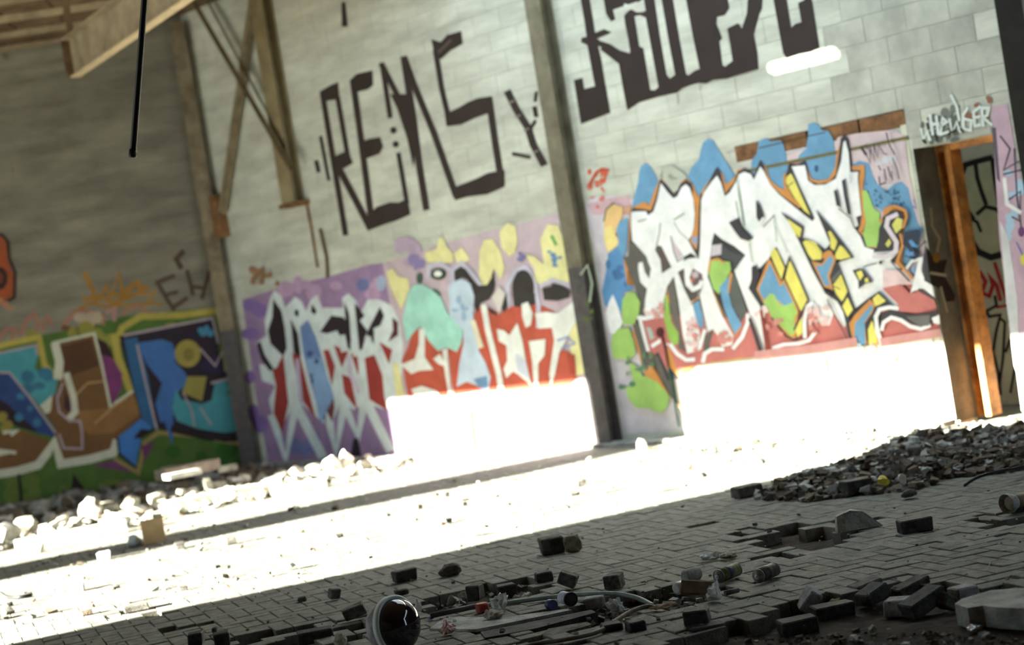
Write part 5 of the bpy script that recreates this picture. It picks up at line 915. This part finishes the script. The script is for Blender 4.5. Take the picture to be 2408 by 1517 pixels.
# ------------------------------------------------------------------ litter in the foreground
def frame_of(pa, pb, z):           # origin at pa, x axis towards pb, lying on the floor
    a = fl(*pa, z); b = fl(*pb, z); return a, math.atan2((b - a).y, (b - a).x), (b - a).length
def lathe(prof, n=24, axis='x'):
    q = MB(); vs_ = []
    for (x, r) in prof:
        for j in range(n):
            t_ = 2 * pi * j / n; vs_.append(Vector((x, r * cos(t_), r * sin(t_))) if axis == 'x' else Vector((r * cos(t_), r * sin(t_), x)))
    fs_ = [(k * n + j, (k + 1) * n + j, (k + 1) * n + (j + 1) % n, k * n + (j + 1) % n) for k in range(len(prof) - 1) for j in range(n)]
    fs_.append(tuple(range(n))); fs_.append(tuple((len(prof) - 1) * n + j for j in range(n))[::-1]); q.add(vs_, fs_); return q
M_tin = mat('bare_tin', (.26, .27, .28), .35, .25, 30, metal=.6, spec=.5)
def spray_can(label, pa, pb, mbody, mband, L=.175, r=.0325):
    a, yaw, _ = frame_of(pa, pb, 0); o = thing('spray_can', label, 'spray can', a, yaw, 'spray cans lying together on the paving')
    up = Matrix.Translation((0, 0, r + .001))
    def part(name, q, m):
        q.v = [up @ v for v in q.v]; ob = q.build(name, m, o, smooth=False, loc=True); ob.data.polygons.foreach_set('use_smooth', [len(f.vertices) == 4 for f in ob.data.polygons]); return ob
    part('can_body', lathe([(.022, r), (L - .004, r), (L, r - .002)]), mbody)
    part('paper_band', lathe([(.075, r + .0006), (.115, r + .0006)]), mband)
    part('shoulder', lathe([(.004, .013), (.006, .016), (.012, .024), (.018, .030), (.020, r + .001), (.024, r + .001)]), M_tin)
    part('valve', lathe([(-.006, .004), (.002, .004), (.003, .011), (.006, .012)]), M_gl)
    part('bottom_rim', lathe([(L - .006, r + .0012), (L + .001, r + .0012)]), M_tin)
spray_can('olive green spray can lying on the paving, nozzle towards the camera', (1687, 1374), (1742, 1352), mat('olive_paint', (.19, .19, .055), .5, .35, 30, second=(.09, .09, .03)), mat('blue_band', (.06, .08, .11), .5, .3, 20))
spray_can('brownish black spray can lying right of the olive green one', (1781, 1374), (1832, 1351), mat('dark_can', (.10, .075, .065), .45, .4, 30, second=(.05, .04, .04)), mat('dark_band', (.08, .055, .05), .5, .3, 20))
def lying(name, label, cat, pa, pb, prof, m, parts=(), z=0.0):
    a, yaw, _ = frame_of(pa, pb, z); r = max(q[1] for q in prof)
    o = thing(name, label, cat, a, yaw); up = Matrix.Translation((0, 0, r + .001))
    for nm, pr, mm in [('body', prof, m)] + list(parts):
        q = lathe(pr); q.v = [up @ v for v in q.v]; ob = q.build(nm, mm, o, loc=True); ob.data.polygons.foreach_set('use_smooth', [len(f.vertices) == 4 for f in ob.data.polygons])
    return o
lying('white_bottle', 'white plastic tube with blue print and a dark open end above the hose', 'tube', (1346, 1425), (1292, 1412), [(.006, .031), (.1, .031), (.112, .026)], mat('printed_white', (.66, .68, .70), .35, .3, 22, second=(.30, .38, .52)), [('end_ring', [(0, .034), (.016, .034)], M_black), ('hollow', [(-.001, .022), (.004, .022)], mat('brown_inside', (.05, .03, .028), .8, .3, 20))])
lying('blue_stopper', 'dark blue bottle cap lying left of the white tube', 'cap', (1303, 1436), (1274, 1430), [(0, .025), (.045, .025), (.05, .022)], mat('blue_plastic', (.03, .05, .16), .4, .2, 12, spec=.5))
o = lathe([(0, .033), (.035, .033), (.042, .028)], axis='z').build('red_cap', mat('red_plastic', (.36, .055, .045), .5, .25, 14)); tag(o, 'red plastic cap standing on the paving between the lamp and the white tube', 'cap'); o.location = fl(1135, 1438)
# round lamp
Lc = fl(946, 1542, -.03); rr = .138
lamp = thing('round_lamp', 'round lamp with a white rim and a dark glossy dome at the bottom edge', 'lamp', Lc, radians(-38))
up = Matrix.Translation((0, 0, rr + .004)) @ Matrix.Rotation(radians(-6), 4, 'Y')
def lpart(name, prof, m, par=lamp):
    q = lathe(prof, 40); q.v = [up @ v for v in q.v]; ob = q.build(name, m, par, loc=True); ob.data.polygons.foreach_set('use_smooth', [True] * len(ob.data.polygons)); return ob
lpart('housing', [(-.10, .09), (-.095, .11), (-.06, .122), (-.01, .126)], mat('grimy_housing', (.40, .38, .40), .5, .35, 16, second=(.2, .17, .17)))
lpart('rim', [(-.026, .125), (-.024, rr), (.006, rr + .001), (.010, .129), (.0, .122)], mat('white_rim', (.66, .72, .66), .45, .12, 12))
lpart('dome', [(0, .122)] + [(.095 * sin(radians(t_)), .122 * cos(radians(t_))) for t_ in range(6, 88, 8)] + [(.095, .002)], mat('smoked_glass', (.012, .008, .01), .06, .2, 12, spec=.8, second=(.03, .008, .012)))
lpart('back_band', [(-.118, .075), (-.098, .092)], mat('dark_blue_band', (.05, .055, .10), .5, .2, 12))
# yellow cup
yc = thing('yellow_bowl', 'glossy yellow plastic bowl cut off by the bottom edge in front of the lamp', 'bowl', fl(921, 1538, -.02))
prof = [(.0, .088)] + [(.088 * sin(radians(t_)), .088 * cos(radians(t_))) for t_ in range(8, 86, 8)] + [(.088, .004)]
q = lathe(prof, 32, 'z'); q.build('shell', mat('yellow_gloss', (.55, .47, .06), .15, .15, 9, spec=.7), yc, smooth=True, loc=True)
q = lathe([(-.0, .094), (.008, .094)], 32, 'z'); q.build('lip', mat('yellow_gloss', (.55, .47, .06)), yc, smooth=True, loc=True)
# hoses
tube_thing('garden_hose', 'grey green hose arching behind the white tube in the middle trench', 'hose', curve_pts([fl(1140, 1424, .006), fl(1200, 1417, .008), fl(1290, 1405, .012), fl(1370, 1398, .02), fl(1440, 1396, .025), fl(1485, 1402, .02), (fl(1512, 1412, .01)), fl(1535, 1424, -.0)]), .0115, M_hose)
tube_thing('brown_hose', 'brown hose curling down from the end of the grey green one', 'hose', curve_pts([fl(1545, 1430, .0), fl(1520, 1426, .012), fl(1480, 1440, .012), fl(1440, 1465, .012), fl(1400, 1488, .01), fl(1330, 1504, .01), fl(1262, 1514, .0), fl(1200, 1530, .0)]), .0105, M_hose2)
tube_thing('black_pipe', 'thin dark pipe lying left of the red cap', 'pipe', [fl(1012, 1448, .02), fl(1118, 1426, .02)], .014, M_steeldk)
# tilted board, jar, tin, papers
a = fl(1603, 1408, .0)
bd = rough_block('wooden_board', .17, .03, .07, mat('board_brown', (.19, .14, .09), .8, .35, 12, second=(.11, .08, .055)), 4); bd.matrix_world = Matrix.Translation(fl(1645, 1408) + Vector((0, .02, .015))) @ Matrix.Rotation(radians(-8), 4, 'Z') @ Matrix.Rotation(radians(10), 4, 'Y') @ Matrix.Rotation(radians(-20), 4, 'X')
tag(bd, 'short brown board tipped on its edge below the spray cans', 'board')
lying('clear_jar', 'small clear plastic jar against the left end of the tipped board', 'jar', (1592, 1402), (1608, 1396), [(0, .018), (.01, .03), (.05, .032), (.06, .026)], mat('hazy_plastic', (.55, .58, .60), .25, .2, 20, spec=.6))
lying('dented_tin', 'dusty grey tin lying behind the tipped board', 'tin', (1612, 1374), (1648, 1362), [(0, .024), (.012, .034), (.09, .034), (.102, .028)], M_conc)
lying('grey_tube', 'short stub of grey pipe to the right of the white plastic scrap', 'pipe', (1706, 1402), (1738, 1394), [(0, .012), (.07, .012), (.075, .008)], M_steeldk)
def crumple(name, label, cat, p0, r, m, seed, sub=3):
    o = rock(name, r, m, seed, sub=sub)
    for v in o.data.vertices: v.co *= 1 + .35 * noise.noise(v.co * 60 + Vector((seed, 0, 0))); v.co.z = max(v.co.z, 0)
    o.location = p0; return tag(o, label, cat)
M_paper = mat('dirty_paper', (.55, .56, .54), .8, .3, 25, second=(.36, .36, .33))
crumple('white_scrap', 'crumpled white plastic at the right end of the tipped board', 'litter', fl(1683, 1412), (.045, .03, .05), M_gl, 31)
crumple('crumpled_paper', 'crumpled white paper lying on the paving above the olive spray can', 'paper', fl(1672, 1316), (.055, .06, .02), M_paper, 32)
crumple('crumpled_paper', 'brown edged crumpled paper touching the white one above the spray can', 'paper', fl(1712, 1313), (.045, .05, .022), mat('brown_paper', (.30, .27, .20), .85, .4, 25, second=(.16, .13, .09)), 33)
crumple('crumpled_paper', 'torn white paper just right of the red cap', 'paper', fl(1180, 1436, -.0), (.055, .05, .045), M_paper, 34)
crumple('crumpled_paper', 'dirty white paper heap in front of the torn one near the red cap', 'paper', fl(1165, 1456), (.05, .045, .03), mat('grimy_paper', (.36, .34, .29), .85, .4, 25, second=(.2, .18, .14)), 35)
crumple('crumpled_paper', 'white paper scrap under the arch of the hose', 'paper', fl(1452, 1440), (.05, .03, .035), M_paper, 36)
crumple('crumpled_packet', 'small crumpled red and white packet right of the lamp', 'packet', fl(1054, 1492), (.036, .03, .035), mat('red_white_packet', (.50, .46, .42), .5, .3, 60, second=(.40, .06, .05)), 37)
crumple('white_scrap', 'white scrap wedged upright behind the right side of the lamp', 'litter', fl(985, 1438), (.02, .014, .045), M_gl, 38)
crumple('blue_scrap', 'flat blue scrap on the ground just right of the lamp', 'litter', fl(1012, 1456), (.025, .02, .008), mat('blue_film', (.07, .10, .22), .4, .3, 20), 39)
crumple('foil_scrap', 'shiny crumpled foil on the earth below the stone slab', 'foil', fl(2296, 1484, -.06), (.035, .03, .018), mat('foil', (.75, .76, .78), .25, .3, 30, metal=.8), 40)
crumple('brown_leaf', 'pinkish brown leaf of cardboard where the two hoses meet', 'litter', fl(1560, 1430), (.06, .03, .015), mat('pink_card', (.36, .24, .17), .85, .3, 20), 41)
crumple('yellow_scrap', 'yellowish crumb in a gap of the broken row', 'rubble', fl(1962, 1424, -.05), (.03, .02, .02), mat('ochre_crumb', (.38, .30, .14), .85, .3, 20), 42)
for k, (u, v) in enumerate([(1075, 1419), (1090, 1412), (1062, 1424), (1215, 1418), (1240, 1412)]):
    o = crumple('white_crumb', 'pale crumb of plaster in the middle trench', 'rubble', fl(u, v, -.05), (.03, .022, .03), M_plaster, 50 + k, 2); o['group'] = 'pale crumbs in the middle trench'
def slab(name, label, cat, pts, z, h, m):
    P_ = [fl(a, b, z + h) for a, b in pts]; n = len(P_); q = MB(); q.add(P_ + [p_ - Vector((0, 0, h)) for p_ in P_], [tuple(range(n)), tuple(range(n, 2 * n))[::-1]] + [(i, n + i, n + (i + 1) % n, (i + 1) % n) for i in range(n)])
    return tag(q.build(name, m), label, cat)
slab('stone_slab', 'thick broken concrete slab tilting out of the earth at the lower right corner', 'slab', [(2245, 1420), (2262, 1408), (2330, 1388), (2440, 1380), (2560, 1400), (2560, 1448), (2420, 1432), (2340, 1428), (2310, 1424), (2275, 1430)], -.062, .085, M_conc)
slab('flat_board', 'flat grey board lying across the middle trench in front of the papers', 'board', [(1010, 1478), (1050, 1450), (1180, 1452), (1330, 1432), (1345, 1434), (1210, 1462), (1120, 1480)], -.01, .014, M_conc)
slab('dark_plank', 'long dark timber edge below the grey board', 'plank', [(1130, 1486), (1390, 1434), (1402, 1440), (1260, 1478), (1140, 1500)], -.05, .05, M_bdark)
slab('thin_lath', 'thin pale lath below the long dark timber', 'plank', [(1132, 1482), (1160, 1476), (1248, 1470), (1250, 1474), (1170, 1484)], -.03, .012, M_bpale)
slab('tan_panel', 'tan sheet lying at the bottom edge right of the yellow bowl', 'board', [(1075, 1516), (1128, 1488), (1215, 1490), (1212, 1520), (1100, 1530)], -.04, .02, M_pl)
slab('low_beam', 'low dark timber with a rounded left end below the brown hose', 'plank', [(1275, 1492), (1290, 1478), (1380, 1462), (1392, 1468), (1300, 1494)], -.05, .045, M_brick)
